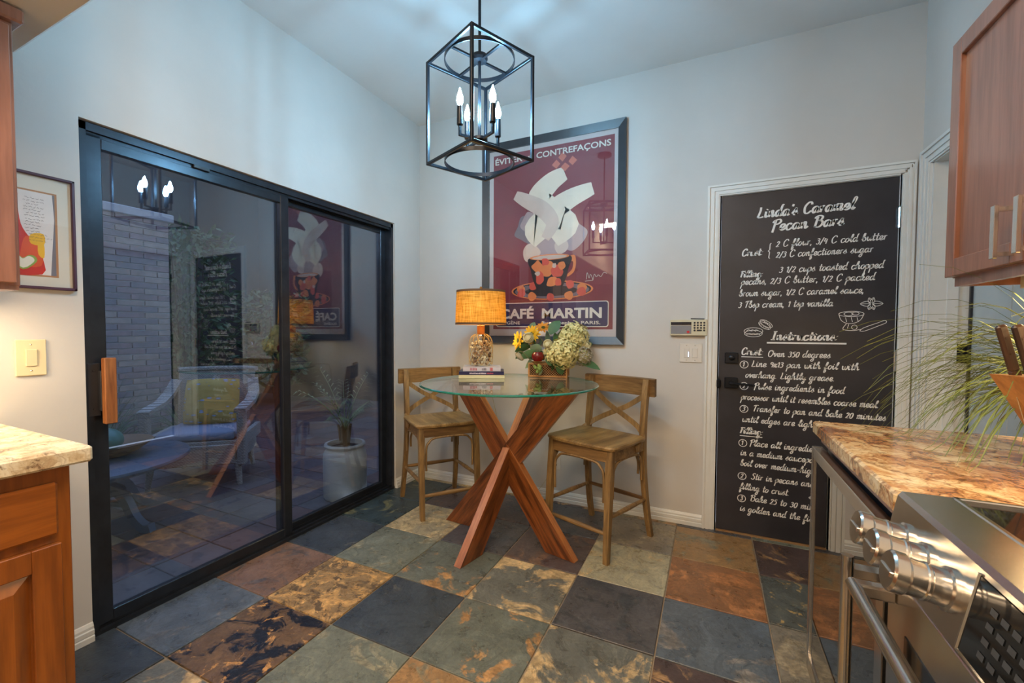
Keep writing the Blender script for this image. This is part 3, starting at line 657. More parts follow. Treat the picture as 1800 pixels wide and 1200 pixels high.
def pillow():
    m, tt, n, l, p = nt('leaf_print_fabric'); v = objvec(n, l, (1, 1, 1))
    vo = n.new('ShaderNodeTexVoronoi'); vo.inputs['Scale'].default_value = 13; mp = n.new('ShaderNodeMapping'); mp.inputs['Scale'].default_value = (1, 1, 2.2); mp.inputs['Rotation'].default_value = (0, .6, 0); l.new(v, mp.inputs[0]); l.new(mp.outputs[0], vo.inputs[0])
    r = ramp(n, [(.0, srgb(190, 196, 206)), (.22, srgb(150, 158, 176)), (.27, srgb(196, 160, 78)), (.8, srgb(206, 172, 92))]); l.new(vo.outputs['Distance'], r.inputs[0])
    l.new(r.outputs[0], p.inputs['Base Color']); p.inputs['Roughness'].default_value = .85; return m
b = MB(); N = 10; top = []; bot = []
for j in range(N+1):
    for i in range(N+1):
        u, w = i/N*2-1, j/N*2-1; th = .075*((1-u**4)*(1-w**4))**.5; x = u*.215*(1-.05*w*w); z = w*.20*(1-.05*u*u)
        top.append(b.b.verts.new((x, th, z))); bot.append(b.b.verts.new((x, -th, z)))
for L_ in (top, bot):
    for j in range(N):
        for i in range(N): k = j*(N+1)+i; b.face([L_[k], L_[k+1], L_[k+N+2], L_[k+N+1]])
pw = b.build('throw_pillow', pillow(), None, True, loc=V((-1.67, -.75, PZ))+Matrix.Rotation(ang, 3, 'Z') @ V((.0, .135, .625)), rot=(-.28, 0, ang))
tag(pw, 'square yellow pillow with a pale leaf print leaning in the wicker armchair', 'pillow')

# crock with palm
ck = empty('stoneware_crock', (-.30, -.545, PZ), label='large off-white glazed crock standing just outside the fixed glass', cat='planter')
b = MB(); b.lathe([(.001, 0), (.148, 0), (.156, .01), (.158, .30), (.152, .335), (.136, .36), (.134, .372), (.146, .38), (.150, .392), (.146, .402), (.128, .402), (.124, .36), (.001, .35)], 40)
M_crock = plain('crock_glaze', srgb(200, 194, 178), .32, nscale=6, var=.10); b.build('crock_body', M_crock, ck, .7)
b = MB(); b.lathe([(.001, .3505), (.124, .3505), (.124, .366), (.001, .370)], 24); b.build('soil', plain('potting_soil', srgb(44, 36, 30), .95, nscale=60, bst=.6), ck)
pl_ = empty('palm_plant', (-.30, -.545, PZ+.37), label='young palm with arching fronds growing in the off-white crock', cat='plant')
b = MB()
for k in range(5): a = k*1.26; b.tube([(.01*math.cos(a), .01*math.sin(a), 0), (.03*math.cos(a), .03*math.sin(a), .12), (.05*math.cos(a), .05*math.sin(a), .17)], [.026, .02, .008], 6)
b.build('trunk', plain('palm_trunk', srgb(112, 92, 66), .8), pl_)
M_palm = plain('palm_green', srgb(112, 132, 84), .5, var=.25)
rnd = random.Random(11)
for k in range(9):
    a = k*2*PI/9+.3; L = rnd.uniform(.42, .6); mb = MB(); p = V((0, 0, .12)); e = rnd.uniform(.95, 1.3); d = V((math.cos(a)*math.cos(e), math.sin(a)*math.cos(e), math.sin(e)))
    if math.cos(a) > .3: L *= .45; 
    path = [p.copy()]
    for q in range(12): p = p+d*L/12; d = (d+V((0, 0, -.075))).normalized(); path.append(p.copy())
    mb.tube(path, [.005*(1-.06*q) for q in range(13)], 5)
    side = V((-math.sin(a), math.cos(a), 0))
    for q in range(4, 13):
        for s in (-1, 1):
            o0 = path[q]; ll = .19*(1-.045*q); dd = (side*s*.8 + (path[q]-path[q-1]).normalized()*.7+V((0, 0, -.15))).normalized(); 
            m1 = o0+dd*ll*.5; m2 = o0+dd*ll+V((0, 0, -.035)); ww = V((0, 0, 1)).cross(dd).normalized()*.006
            mb.flat([o0, m1+ww, m2, m1-ww])
    mb.build('frond', M_palm, pl_)

# ================================================================ INTERIOR THINGS
# ---- table: three crossed acacia boards and a round glass top
TC = V((1.10, -.645, 0))
tb = empty('bistro_table', TC, label='round glass-topped bar table on three crossed reddish acacia boards', cat='table')
for ax, ay in ((.36, -.09), (-.355, .03), (-.07, -.355)):
    L = math.sqrt(4*(ax*ax+ay*ay)+.9**2); hd = V((ax, ay, 0)); ln = hd.length
    # board local axes: z along the board, x wide face direction (in vertical plane), y thickness
    zax = V((-2*ax, -2*ay, .90)).normalized(); yax = V((-ay, ax, 0)).normalized(); xax = yax.cross(zax)
    mb = MB(); tn = zax.z; w2, t2 = .070, .0225; tilt = math.hypot(zax.x, zax.y)/tn
    # end cuts level with the floor: shift of z along wide direction
    vs = []
    for zz, sgn in ((-.45/tn, -1), (.45/tn, 1)):
        for xx, yy in ((-w2, -t2), (w2, -t2), (w2, t2), (-w2, t2)):
            dz = -xx*xax.z/zax.z
            vs.append(mb.b.verts.new((xx, yy, zz+dz)))
    a_, c_ = vs[:4], vs[4:]
    mb.mi = 0; mb.face(a_[::-1]); mb.face(c_)
    for k in range(4):
        mb.mi = 1 if k in (1, 3) else 0; mb.face([a_[k], a_[(k+1) % 4], c_[(k+1) % 4], c_[k]])
    o = mb.build('crossed_board', [M_acacia, M_acacia_e], tb)
    o.matrix_local = Matrix(((xax.x, yax.x, zax.x, 0), (xax.y, yax.y, zax.y, 0), (xax.z, yax.z, zax.z, .4515), (0, 0, 0, 1)))
    mb = MB(); mb.lathe([(.022, 0), (.022, .0045)], 16); mb.build('pad', M_chrome, tb, loc=(-ax, -ay, .9015))
b = MB(); zt0 = .906; b.mi = 0
b.lathe([(.001, zt0+.012), (.516, zt0+.012)], 96, caps=False); b.lathe([(.001, zt0), (.516, zt0)], 96, caps=False)
b.mi = 1; b.lathe([(.516, zt0), (.521, zt0+.003), (.521, zt0+.009), (.516, zt0+.012)], 96, caps=False)
gt = b.build('glass_top', [M_glassT, M_gedge], tb); gt['label'] = 'round clear glass top with a green edge'
TZ = zt0+.0125

# ---- stools
def stool(loc, face, label):
    # local +y = front
    rz = math.atan2(face[1], face[0])-PI/2
    e = empty('counter_stool', (*loc, 0), rz, label=label, cat='stool', group=None)
    def leg(pts, r): 
        mb = MB(); mb.tube(catmull(pts, 5), [r[0]+(r[1]-r[0])*k/(5*(len(pts)-1)) for k in range(5*(len(pts)-1)+1)], 4, flatten=(1.15, 1.15)); return mb
    for s in (-1, 1):
        leg([(s*.195, .215, 0.0), (s*.195, .20, .3), (s*.19, .175, .592)], (.017, .024)).build('leg', M_oak, e, True)
        leg([(s*.205, -.255, 0.0), (s*.20, -.215, .16), (s*.192, -.185, .38), (s*.188, -.178, .60), (s*.186, -.195, .78), (s*.186, -.222, .935)], (.017, .021)).build('leg', M_oak, e, True)
    mb = MB(); out = []
    for x, y in ((-.185, -.165), (.185, -.165), (.222, -.06), (.228, .12), (.205, .205), (0, .222), (-.205, .205), (-.228, .12), (-.222, -.06)): out.append((x, y))
    sm = catmull([(x, y, 0) for x, y in out], 4, True); rings = []
    for sc, z in ((.2, .612), (.6, .6105), (.9, .617), (.985, .614), (1.0, .606), (.985, .594)):
        rings.append([mb.b.verts.new((q.x*sc, (q.y-.02)*sc+.02, z)) for q in sm])
    for r1, r2 in zip(rings, rings[1:]):
        for k in range(len(sm)): mb.face([r1[k], r1[(k+1) % len(sm)], r2[(k+1) % len(sm)], r2[k]])
    mb.face(rings[0]); mb.face(rings[-1][::-1]); mb.build('seat', M_oak_y, e, .6)
    mb = MB(); mb.box((0, .19, .560), (.36, .02, .062), .003); mb.box((0, -.172, .560), (.36, .02, .062), .003)
    for s in (-1, 1): mb.box((s*.192, .0, .560), (.02, .35, .062), .003)
    mb.build('apron', M_oak_x, e)
    # curved top rail
    mb = MB(); N = 10; rg = []
    for k in range(N+1):
        u = k/N*2-1; x = u*.238; y = -.252+.028*u*u
        rg.append([mb.b.verts.new((x, y+dy, z)) for dy, z in ((-.012, .842), (.012, .838), (.014, .940), (-.010, .944))])
    for r1, r2 in zip(rg, rg[1:]):
        for k in range(4): mb.face([r1[k], r1[(k+1) % 4], r2[(k+1) % 4], r2[k]])
    mb.face(rg[0]); mb.face(rg[-1][::-1]); mb.build('top_rail', M_oak_x, e)
    for s in (-1, 1):
        y = -.004*s
        pts = catmull([(s*-.165, -.222+y, .838), (s*-.06, -.215+y, .765), (s*.06, -.206+y, .705), (s*.150, -.194+y, .655), (s*.205, -.150, .605), (s*.212, -.10, .575), (s*.208, -.055, .558)], 4)
        n = len(pts); wd = []
        for k in range(n):
            f = max(0, min(1, (k/n-.55)/.25)); wd.append(V((s*.62*(1-f), 0, .78)).normalized() if f < 1 else V((0, .35, .93)))
        mb = MB(); mb.strap(pts, .030, .008, wd); mb.build('back_brace', M_oak, e)
    # bentwood brackets below the apron
    def arch(p0, p1, drop, drop2, off):
        p0 = V(p0); p1 = V(p1); d = (p1-p0); L = d.length; d.normalize()
        q = [p0+V((0, 0, -drop)), p0+V((0, 0, -.07)), p0+d*.02+V((0, 0, -.025)), p0+d*.07, p1-d*.07, p1-d*.02+V((0, 0, -.025)), p1+V((0, 0, -.07)), p1+V((0, 0, -drop2))]
        mb = MB(); mb.tube(catmull([x+V(off) for x in q], 4), .0075, 6); mb.build('bentwood_bracket', M_oak, e, True)
    arch((-.162, .195, .522), (.162, .195, .522), .21, .21, (0, 0, 0))
    for s in (-1, 1): arch((s*.195, .160, .522), (s*.195, -.150, .522), .19, .16, (0, 0, 0))
    arch((-.158, -.182, .522), (.158, -.182, .522), .14, .14, (0, 0, 0))
    def rod(a, c, zf=1):
        mb = MB(); mb.tube([a, [(p+q)/2 for p, q in zip(a, c)], c], [.010, .014, .010], 8); mb.build('stretcher', M_oak_x if abs(a[0]-c[0]) > .2 else M_oak, e, True)
    rod((-.19, .208, .155), (.19, .208, .155)); rod((-.19, -.205, .235), (.19, -.205, .235))
    for s in (-1, 1): rod((s*.196, .20, .24), (s*.196, -.20, .235 - .0))
    return e
stool((.474, -.424), (.794, -.607), 'weathered oak counter stool between the sliding door and the glass table')
stool((1.585, -.442), (-.34, -.94), 'weathered oak counter stool to the right of the table below the keypad wall')

# ---- chandelier
CX, CY = 1.238, -1.27
ch = empty('lantern_chandelier', (CX, CY, 1.964), 0, label='black open-frame lantern pendant with four candle bulbs over the dining corner', cat='chandelier')
# local z: 0 bottom .. .438 top ; diag radius .231
th = -1.209; H = .438; cn = [(.231*math.cos(th+k*PI/2), .231*math.sin(th+k*PI/2)) for k in range(4)]
rz = th-PI/4
w = .0065
for k in range(4):
    mb = MB(); mb.box((cn[k][0], cn[k][1], H/2), (2*w, 2*w, H+2*w), .0015, (0, 0, rz)); mb.build('frame_post', M_black, ch)
for z in (0, H):
    for k in range(4):
        a, c = V((*cn[k], z)), V((*cn[(k+1) % 4], z)); mb = MB(); L = (c-a).length
        mb.box(((a+c)/2), (L, 2*w*.95, 2*w*.95), .0015, (0, 0, math.atan2(c.y-a.y, c.x-a.x))); mb.build('frame_rail', M_black, ch)
    mb = MB(); mb.strap([(.152*math.cos(2*PI*k/48), .152*math.sin(2*PI*k/48), z) for k in range(49)], .016, .004, (0, 0, 1)); mb.build('ring', M_black, ch, .6)
for k in range(2):
    mb = MB(); a = rz+k*PI/2; mb.box((0, 0, H), (.320, .011, .008), 0, (0, 0, a)); mb.build('cross_bar', M_black, ch)
mb = MB(); mb.lathe([(.001, H+.03), (.012, H+.028), (.034, H+.02), (.036, H+.006), (.03, H-.004), (.001, H-.006)], 24); mb.build('hub', M_black, ch, .6)
mb = MB(); mb.lathe([(.0065, .09), (.0065, CZ-1.964-.02)], 12); mb.build('stem', M_black, ch, True)
mb = MB(); mb.lathe([(.001, .078), (.018, .080), (.036, .09), (.036, .102), (.012, .108), (.001, .11)], 24); mb.build('arm_hub', M_black, ch, .6)
mb = MB(); mb.lathe([(.065, CZ-1.964-.002), (.065, CZ-1.964-.022), (.05, CZ-1.964-.03), (.001, CZ-1.964-.03)], 28); mb.build('ceiling_canopy', M_black, ch, .6)
M_bulb = emit('bulb_light', (.30, .68, 1), BULB)
for k in range(4):
    a = 4.22-k*PI/2; r = .100; p = (r*math.cos(a), r*math.sin(a))
    zb = .10
    mb = MB(); mb.strap([(.03*math.cos(a), .03*math.sin(a), .094), (p[0]*.98, p[1]*.98, .094)], .010, .010, (0, 0, 1)); mb.box((p[0], p[1], .115), (.010, .010, .052), 0, (0, 0, a)); arm = mb.build('arm', M_black, ch)
    mb = MB(); mb.lathe([(.013, .135), (.0135, .138), (.0125, .205), (.0125, .212), (.006, .213)], 16, Matrix.Translation((p[0], p[1], 0))); mb.build('candle_sleeve', M_black, arm, .6)
    mb = MB(); mb.lathe([(.006, .213), (.010, .222), (.0145, .236), (.013, .25), (.008, .268), (.003, .284), (.001, .290)], 14, Matrix.Translation((p[0], p[1], 0))); mb.build('candle_bulb', M_bulb, arm, True)

# ---- framed café poster
PX0, PX1, PZ0, PZ1 = .598, 1.652, 1.130, 2.607
po = empty('framed_poster', ((PX0+PX1)/2, 0, (PZ0+PZ1)/2), label='large black-framed maroon café poster hung on the back wall', cat='picture')
ox, oz = (PX0+PX1)/2, (PZ0+PZ1)/2
M_pf = plain('black_picture_frame', (.03, .034, .04), .35, var=.15)
def frame4(e, x0, x1, z0, z1, w, d, mat, T_=None):
    for nm, p in (('frame_side', [(x0, z0), (x0, z1), (x0+w, z1-w), (x0+w, z0+w)]), ('frame_side', [(x1, z0), (x1-w, z0+w), (x1-w, z1-w), (x1, z1)]),
                  ('frame_side', [(x0, z1), (x1, z1), (x1-w, z1-w), (x0+w, z1-w)]), ('frame_side', [(x0, z0), (x0+w, z0+w), (x1-w, z0+w), (x1, z0)])):
        mb = MB(); f = [mb.b.verts.new((x, -d if k in ((0, 1) if True else ()) else -d, z)) for k, (x, z) in enumerate(p)]; g_ = [mb.b.verts.new((x, -.001, z)) for x, z in p]
        for v_ in f:
            inner = (x0+w*.9 < v_.co.x < x1-w*.9) and (z0+w*.9 < v_.co.z < z1-w*.9)
            if inner: v_.co.y = -d*.55
        mb.face(f); mb.face(g_[::-1])
        for k in range(4): mb.face([f[k], g_[k], g_[(k+1) % 4], f[(k+1) % 4]])
        if T_ is not None: mb._xf(f+g_, T_)
        mb.build(nm, mat, e)
frame4(po, PX0-ox, PX1-ox, PZ0-oz, PZ1-oz, .052, .034, M_pf)
MX0, MX1, MZ0, MZ1 = PX0+.05-ox, PX1-.05-ox, PZ0+.05-oz, PZ1-.05-oz
b = MB(); b.b2((MX0, -.010, MZ0), (MX1, -.002, MZ1)); b.build('mat_board', plain('mat_board', srgb(196, 186, 184), .8, var=.02), po)
RX0, RX1, RZ0, RZ1 = .684-ox, 1.576-ox, 1.232-oz, 2.522-oz; RW, RH = RX1-RX0, RZ1-RZ0
def P2(u, v): return (RX0+u*RW, RZ0+v*RH)
C_ = dict(red=srgb(126, 40, 52), navy=srgb(40, 34, 82), cream=srgb(224, 208, 188), steam=srgb(168, 142, 142), orange=srgb(226, 130, 72), coral=srgb(214, 84, 66), black=srgb(30, 24, 30), white=srgb(222, 214, 202), steam2=srgb(206, 182, 168), pink=srgb(200, 104, 84), grey=srgb(120, 104, 112))
PM = [plain('poster_'+k, c, .6, var=.06, nscale=9) for k, c in C_.items()]; PK = {k: i for i, k in enumerate(C_)}
b = MB(); lay = [0]
def shape(col, pts, smooth=True, k=5, closed=True):
    b.mi = PK[col]; lay[0] += 1; y = -.0104-.00009*lay[0]
    q = [P2(*p) for p in pts]; q = catmull([(x, 0, z) for x, z in q], k, True) if smooth else [V((x, 0, z)) for x, z in q]
    vs = [b.b.verts.new((p.x, y, p.z)) for p in q]; f = b.face(vs)
def ell(cu, cv, ru, rv, n=24, a0=0): return [(cu+ru*math.cos(a0+2*PI*i/n), cv+rv*math.sin(a0+2*PI*i/n)) for i in range(n)]
def blob(cu, cv, r, seed, n=9, am=.2):
    rr = random.Random(seed); return [(cu+r*(1+rr.uniform(-am, am))*math.cos(2*PI*i/n), cv+r*RW/RH*(1+rr.uniform(-am, am))*math.sin(2*PI*i/n)) for i in range(n)]
shape('red', [(0, 0), (1, 0), (1, 1), (0, 1)], False)
# plain generic cup with rising steam
for (col, cu, cv, r, sd) in (('grey', .31, .56, .11, 1), ('steam', .66, .52, .12, 2), ('steam', .34, .60, .085, 3), ('steam2', .45, .49, .10, 4), ('steam', .52, .46, .12, 5), ('steam2', .34, .425, .075, 6), ('cream', .44, .57, .06, 9), ('steam2', .60, .45, .06, 8)):
    shape(col, blob(cu, cv, r, sd))
for col, pts, w_ in (('cream', [(.42, .48), (.36, .56), (.50, .64), (.40, .72), (.50, .80), (.62, .84)], .085), ('cream', [(.54, .48), (.66, .56), (.54, .64), (.66, .70), (.84, .74)], .075), ('steam2', [(.46, .50), (.52, .58), (.44, .66), (.30, .72), (.20, .76)], .055)):
    cp = catmull([(p[0], 0, p[1]*RH/RW) for p in pts], 5); Lx, Rx = [], []
    for k, p in enumerate(cp):
        t_ = (cp[min(k+1, len(cp)-1)]-cp[max(k-1, 0)]).normalized(); ww = w_*(.55+.6*math.sin(PI*(k+1)/(len(cp)+1)))
        Lx.append((p.x-t_.z*ww, (p.z+t_.x*ww)*RW/RH)); Rx.append((p.x+t_.z*ww, (p.z-t_.x*ww)*RW/RH))
    shape(col, Lx+Rx[::-1], False)
for cu, cv in ((.55, .895), (.62, .875), (.68, .90), (.60, .93)): shape('pink', blob(cu, cv, .035, int(cu*100), 4, .1), False)
# saucer and cup
shape('orange', ell(.51, .215, .34, .052)); shape('black', ell(.51, .215, .325, .046)); shape('grey', ell(.51, .212, .31, .042)); shape('black', ell(.51, .21, .22, .028))
for k in range(10):
    a = k*2*PI/10+.3; shape('coral' if k % 2 else 'orange', blob(.51+.265*math.cos(a), .213+.036*math.sin(a), .035, k, 7))
shape('orange', [(.64, .385), (.70, .40), (.715, .36), (.70, .31), (.65, .285), (.65, .30), (.685, .325), (.69, .365), (.645, .365)])
shape('black', [(.335, .40), (.66, .40), (.655, .33), (.62, .25), (.58, .215), (.42, .215), (.375, .25), (.34, .33)]); shape('orange', ell(.497, .397, .165, .016)); shape('steam2', ell(.497, .396, .145, .011))
for k, (cu, cv, r, cc) in enumerate(((.40, .35, .045, 'orange'), (.49, .33, .06, 'orange'), (.56, .315, .05, 'coral'), (.42, .285, .045, 'coral'), (.52, .265, .045, 'orange'), (.60, .35, .035, 'orange'), (.46, .37, .03, 'coral'), (.57, .26, .03, 'coral'), (.40, .31, .02, 'steam2'), (.54, .35, .02, 'steam2'))):
    shape(cc, blob(cu, cv, r, 40+k, 8, .3))
# name panel
def rrect(u0, u1, v0, v1, r):
    out = []
    for (cu, cv, a0) in ((u1-r, v1-r*.7, 0), (u0+r, v1-r*.7, PI/2), (u0+r, v0+r*.7, PI), (u1-r, v0+r*.7, 1.5*PI)):
        for k in range(5): a = a0+k*PI/8; out.append((cu+r*math.cos(a), cv+r*.7*math.sin(a)))
    return out
shape('white', rrect(.03, .97, .012, .150, .02), False); shape('navy', rrect(.036, .964, .0165, .1455, .017), False)
poster = b.build('print', PM, po, weld=False)
for st, w_ in (([(.80, .265), (.805, .30), (.82, .27), (.83, .29), (.845, .27), (.85, .26), (.86, .29), (.875, .275), (.89, .285), (.91, .275), (.93, .295), (.955, .29)], .003), ([(.79, .255), (.85, .258)], .003)):
    mb = MB(); q = [P2(*p) for p in st]; ribbon(mb, [(x, z) for x, z in q], w_, -.0185, False); mb.build('signature', PM[PK['white']], poster, weld=False)
def text(s_, name, u0, u1, v, hgt, mat, parent, y, bold=.0, x0=None, z0=None, wd=None, squash=True, facex=False):
    cu = bpy.data.curves.new(name, 'FONT'); cu.body = s_; cu.size = 1; cu.offset = bold; cu.resolution_u = 3
    to = bpy.data.objects.new('tmp', cu); COL.objects.link(to)
    dg = bpy.context.evaluated_depsgraph_get(); me = bpy.data.meshes.new_from_object(to.evaluated_get(dg)); bpy.data.objects.remove(to); bpy.data.curves.remove(cu)
    xs = [v_.co.x for v_ in me.vertices]; ca = .69
    xa, xb = min(xs), max(xs)
    if x0 is None: (x0, z0), (x1_, _) = P2(u0, v), P2(u1, v); wd = x1_-x0
    for v_ in me.vertices:
        X_ = x0+(v_.co.x-xa)/(xb-xa)*wd; Z_ = z0+v_.co.y/ca*hgt
        v_.co = (y, X_, Z_) if facex else (X_, y, Z_)
    me.materials.append(mat); o = bpy.data.objects.new(name, me); COL.objects.link(o); o.parent = parent; o.name = name; me.name = name; return o
PW = PM[PK['white']]
text('ÉVITER', 'lettering', .02, .265, .945, .040, PW, poster, -.0185, .02); text('LES', 'lettering', .285, .365, .947, .022, PW, poster, -.0185, .02); text('CONTREFAÇONS', 'lettering', .385, .975, .944, .040, PW, poster, -.0185, .02)
text('CAFÉ', 'lettering', .07, .37, .062, .066, PW, poster, -.0185, .035); text('MARTIN', 'lettering', .44, .92, .062, .066, PW, poster, -.0185, .035)
text('EUGÈNE', 'lettering', .075, .25, .027, .022, PW, poster, -.0185, .02); text('Rue Joseph', 'lettering', .44, .68, .027, .022, PW, poster, -.0185, .02); text('PARIS.', 'lettering', .76, .91, .027, .022, PW, poster, -.0185, .02)
b = MB(); b.b2((MX0, -.0225, MZ0), (MX1, -.0205, MZ1)); b.build('glazing', M_glassP, po)

# ---- small framed artwork on the left wall
def wallart():
    e = empty('framed_artwork', (0, -2.33, 1.57), label='small artwork in a thin plum frame with a red painted shape and handwriting', cat='picture')
    M_plum = plain('plum_frame', srgb(72, 44, 62), .35, var=.1)
    # local: y along the wall (+y toward the corner), z up; visible to +x
    ya, yb, za, zb = -.17, .128, -.203, .205
    for lo, hi in (((.001, ya, za), (.022, ya+.010, zb)), ((.001, yb-.010, za), (.022, yb, zb)), ((.001, ya, zb-.010), (.022, yb, zb)), ((.001, ya, za), (.022, yb, za+.010))):
        q = MB(); q.b2(lo, hi, .002); q.build('frame_side', M_plum, e)
    q = MB(); q.b2((.002, ya, za), (.010, yb, zb)); q.build('mat_board', plain('white_mat', srgb(214, 214, 204), .8, var=.02), e)
    q = MB(); cols = [srgb(176, 128, 88), srgb(112, 116, 128), srgb(222, 222, 224), srgb(196, 36, 24), srgb(216, 84, 30), srgb(232, 186, 30), srgb(226, 228, 214), srgb(130, 168, 70)]
    ms = [plain('art_%d' % k, c, .7, var=.06) for k, c in enumerate(cols)]; ly = [0]
    def sh(mi, pts, k=4):
        q.mi = mi; ly[0] += 1; x = .0104+.0001*ly[0]; pts = [(y_*1.06+.014, z_) for y_, z_ in pts]; pp = catmull([(0, *p) for p in pts], k, True) if k else [V((0, *p)) for p in pts]
        vs = [q.b.verts.new((x, p.y, p.z)) for p in pp]; q.face(vs)
    sh(0, [(-.115, -.158), (.062, -.158), (.062, .145), (-.115, .145)], 0); sh(1, [(-.11, -.152), (.056, -.152), (.056, .139), (-.11, .139)], 0)
    sh(2, [(-.100, -.152), (.042, -.152), (.048, -.05), (.054, .05), (.050, .139), (-.105, .139), (-.098, .0)], 0)
    sh(3, [(-.090, -.150), (.02, -.150), (.022, -.09), (.016, -.05), (-.01, -.02), (-.028, .02), (-.034, .08), (-.036, .14), (-.066, .143), (-.078, .06), (-.085, -.02), (-.088, -.09)], 3)
    sh(4, [(-.03, -.12), (.018, -.12), (.022, -.06), (.010, -.03), (-.018, -.02), (-.03, -.07)], 3)
    sh(5, [(-.006, -.044), (-.006, -.012), (.026, -.006), (.026, -.045)], 3); sh(5, [(.012, -.08), (.012, -.04), (.026, -.04), (.026, -.09)], 3)
    hp = [(-.026+.0, -.132), (-.052, -.106), (-.048, -.092), (-.036, -.090), (-.026, -.100), (-.014, -.090), (-.002, -.093), (.0, -.108)]
    sh(7, [((y+.026)*1.25-.026, (z+.11)*1.25-.11) for y, z in hp], 3); sh(6, hp, 3)
    pr = q.build('print', ms, e, weld=False)
    rr = random.Random(5); MI = plain('ink', (.05, .05, .07), .7)
    q = MB()
    for r_ in range(15):
        z = .115-r_*.0105; y = -.010+(.008 if r_ > 11 else 0)+rr.uniform(0, .008); end = y+rr.uniform(.03, .055)
        while y < end:
            L = rr.uniform(.004, .012); pts = [(y+L*k/4, z+rr.uniform(-.0025, .003)) for k in range(5)]
            vs = [(.0125, p[0], p[1]) for p in pts]
            for a, c in zip(vs, vs[1:]): q.flat([(a[0], a[1], a[2]-.0006), (c[0], c[1], c[2]-.0006), (c[0], c[1], c[2]+.0006), (a[0], a[1], a[2]+.0006)])
            y += L+.003
    q.build('handwriting', MI, pr, weld=False)
    q = MB(); q.b2((.0145, ya+.005, za+.005), (.016, yb-.005, zb-.005)); q.build('glazing', M_glassP, e)
wallart()

# ---- switches, keypad, outlet
def switchplate(loc, axis, w, h, rock, label, mat, rmat):
    e = empty('light_switch', loc, label=label, cat='switch')
    if axis == 'x': e.rotation_euler = (0, 0, PI/2)        # plate faces -y locally -> +x
    q = MB(); q.box((0, -.0035, 0), (w, .006, h), .002); q.build('plate', mat, e)
    for rx in rock:
        q = MB(); q.box((rx, -.008, 0), (.030, .005, .060), .0015); r_ = q.build('rocker', rmat, e); r_.rotation_euler = (.04, 0, 0)
        for z in (-.046, .046): q = MB(); q.lathe([(.003, 0), (.002, .001)], 8, Matrix.Translation((rx, -.0066, z)) @ RX); q.build('screw', M_chrome, e)
    return e
M_almond = plain('almond_plastic', srgb(222, 206, 168), .4, var=.02); M_wpl = plain('white_plastic', srgb(214, 208, 198), .4, var=.02)
switchplate((0, -2.329, 1.123), 'x', .080, .128, [0], 'almond single rocker switch on the wall left of the sliding door', M_almond, M_almond)
sw = switchplate((2.056, 0, 1.086), 'y', .128, .118, [-.024, .024], 'white double rocker switch plate under the alarm keypad', M_wpl, M_wpl)
q = MB(); q.box((-.012, -.0115, -.008), (.003, .001, .03)); q.build('pilot_light', emit('pilot_glow', (.5, .65, 1), 2.5), sw)
q = MB(); q.box((0, -.003, 0), (.072, .006, .116), .002); ot = empty('wall_outlet', (1.185, 0, .285), label='white outlet low on the back wall behind the right stool', cat='outlet'); q.build('plate', M_wpl, ot)
for z in (-.024, .024):
    q = MB(); q.box((0, -.0065, z), (.034, .003, .030), .002); q.build('socket', M_wpl, ot)
    q = MB(); q.box((-.007, -.0082, z), (.003, .001, .010)); q.box((.007, -.0082, z), (.003, .001, .010)); q.build('slot', M_blackp, ot)
kp = empty('alarm_keypad', (2.041, 0, 1.243), label='beige alarm keypad with grey panel and round buttons beside the recipe door', cat='keypad')
q = MB(); q.box((0, -.014, 0), (.212, .026, .100), .004); q.build('housing', plain('beige_plastic', srgb(206, 196, 168), .45, var=.02), kp)
q = MB(); q.box((-.042, -.0278, -.012), (.118, .0015, .052)); q.build('label_panel', plain('grey_panel', srgb(128, 128, 134), .4, var=.05), kp)
q = MB(); q.box((-.042, -.0278, .026), (.118, .0015, .018)); q.build('display', plain('lcd_black', (.01, .01, .02), .15), kp)
q = MB(); q.lathe([(.009, 0), (.009, .002)], 6, Matrix.Translation((-.001, -.0288, -.026)) @ RX); q.build('emergency_mark', plain('red_print', srgb(190, 36, 44), .5), kp)
for r_ in range(4):
    for c in range(4):
        if r_ == 3 and c == 2: continue
        x = .035+c*.0178; wd_ = 1
        q = MB()
        if r_ == 3 and c == 1: q.box((x+.009, -.0285, .030-r_*.0155), (.028, .003, .009), .002)
        else: q.lathe([(.0062, 0), (.0056, .003)], 10, Matrix.Translation((x, -.027, .030-r_*.0155)) @ RX)
        q.build('button', M_blackp, kp)
q = MB(); q.box((0, 0, 0), (.078, .007, .006), .002); tag(q.build('pen', M_blackp, None, loc=(2.092, -.016, 1.2975), rot=(0, .03, 0)), 'black pen lying on top of the alarm keypad', 'pen')

# ---- books, lamp
def book(loc, rz, w, d, h, cov, label, spine=None, marks=()):
    e = empty('book', loc, rz, label=label, cat='book', group='books under the table lamp')
    M_c = plain('cover_'+label[:18], cov, .35, var=.03)
    q = MB(); q.b2((-w/2, -d/2, 0), (w/2, d/2, .002)); q.b2((-w/2, -d/2, h-.002), (w/2, d/2, h)); q.b2((-w/2, -d/2, 0), (w/2, -d/2+.003, h)); q.build('cover', M_c, e)
    q = MB(); q.b2((-w/2+.004, -d/2+.003, .0022), (w/2-.004, d/2-.004, h-.0022)); q.build('pages', plain('page_paper', srgb(226, 216, 190), .8, nscale=60, var=.06), e)
    rr = random.Random(len(label))
    for (u0, u1, f0, f1, c) in marks:
        q = MB(); u = u0
        while u < u1:
            L = rr.uniform(.003, .008); q.b2((u*1.0, -d/2-.0004, h*f0), (min(u+L, u1), -d/2+.0005, h*(f1-rr.uniform(0, .12)))); u += L+.0022
        q.build('spine_print', plain('print_%d' % int(c[0]*900+c[1]*90), c, .5), e)
    return e
BL = V((.825, -.46, TZ)); br = .47
h1, h2, h3 = .0225, .021, .029
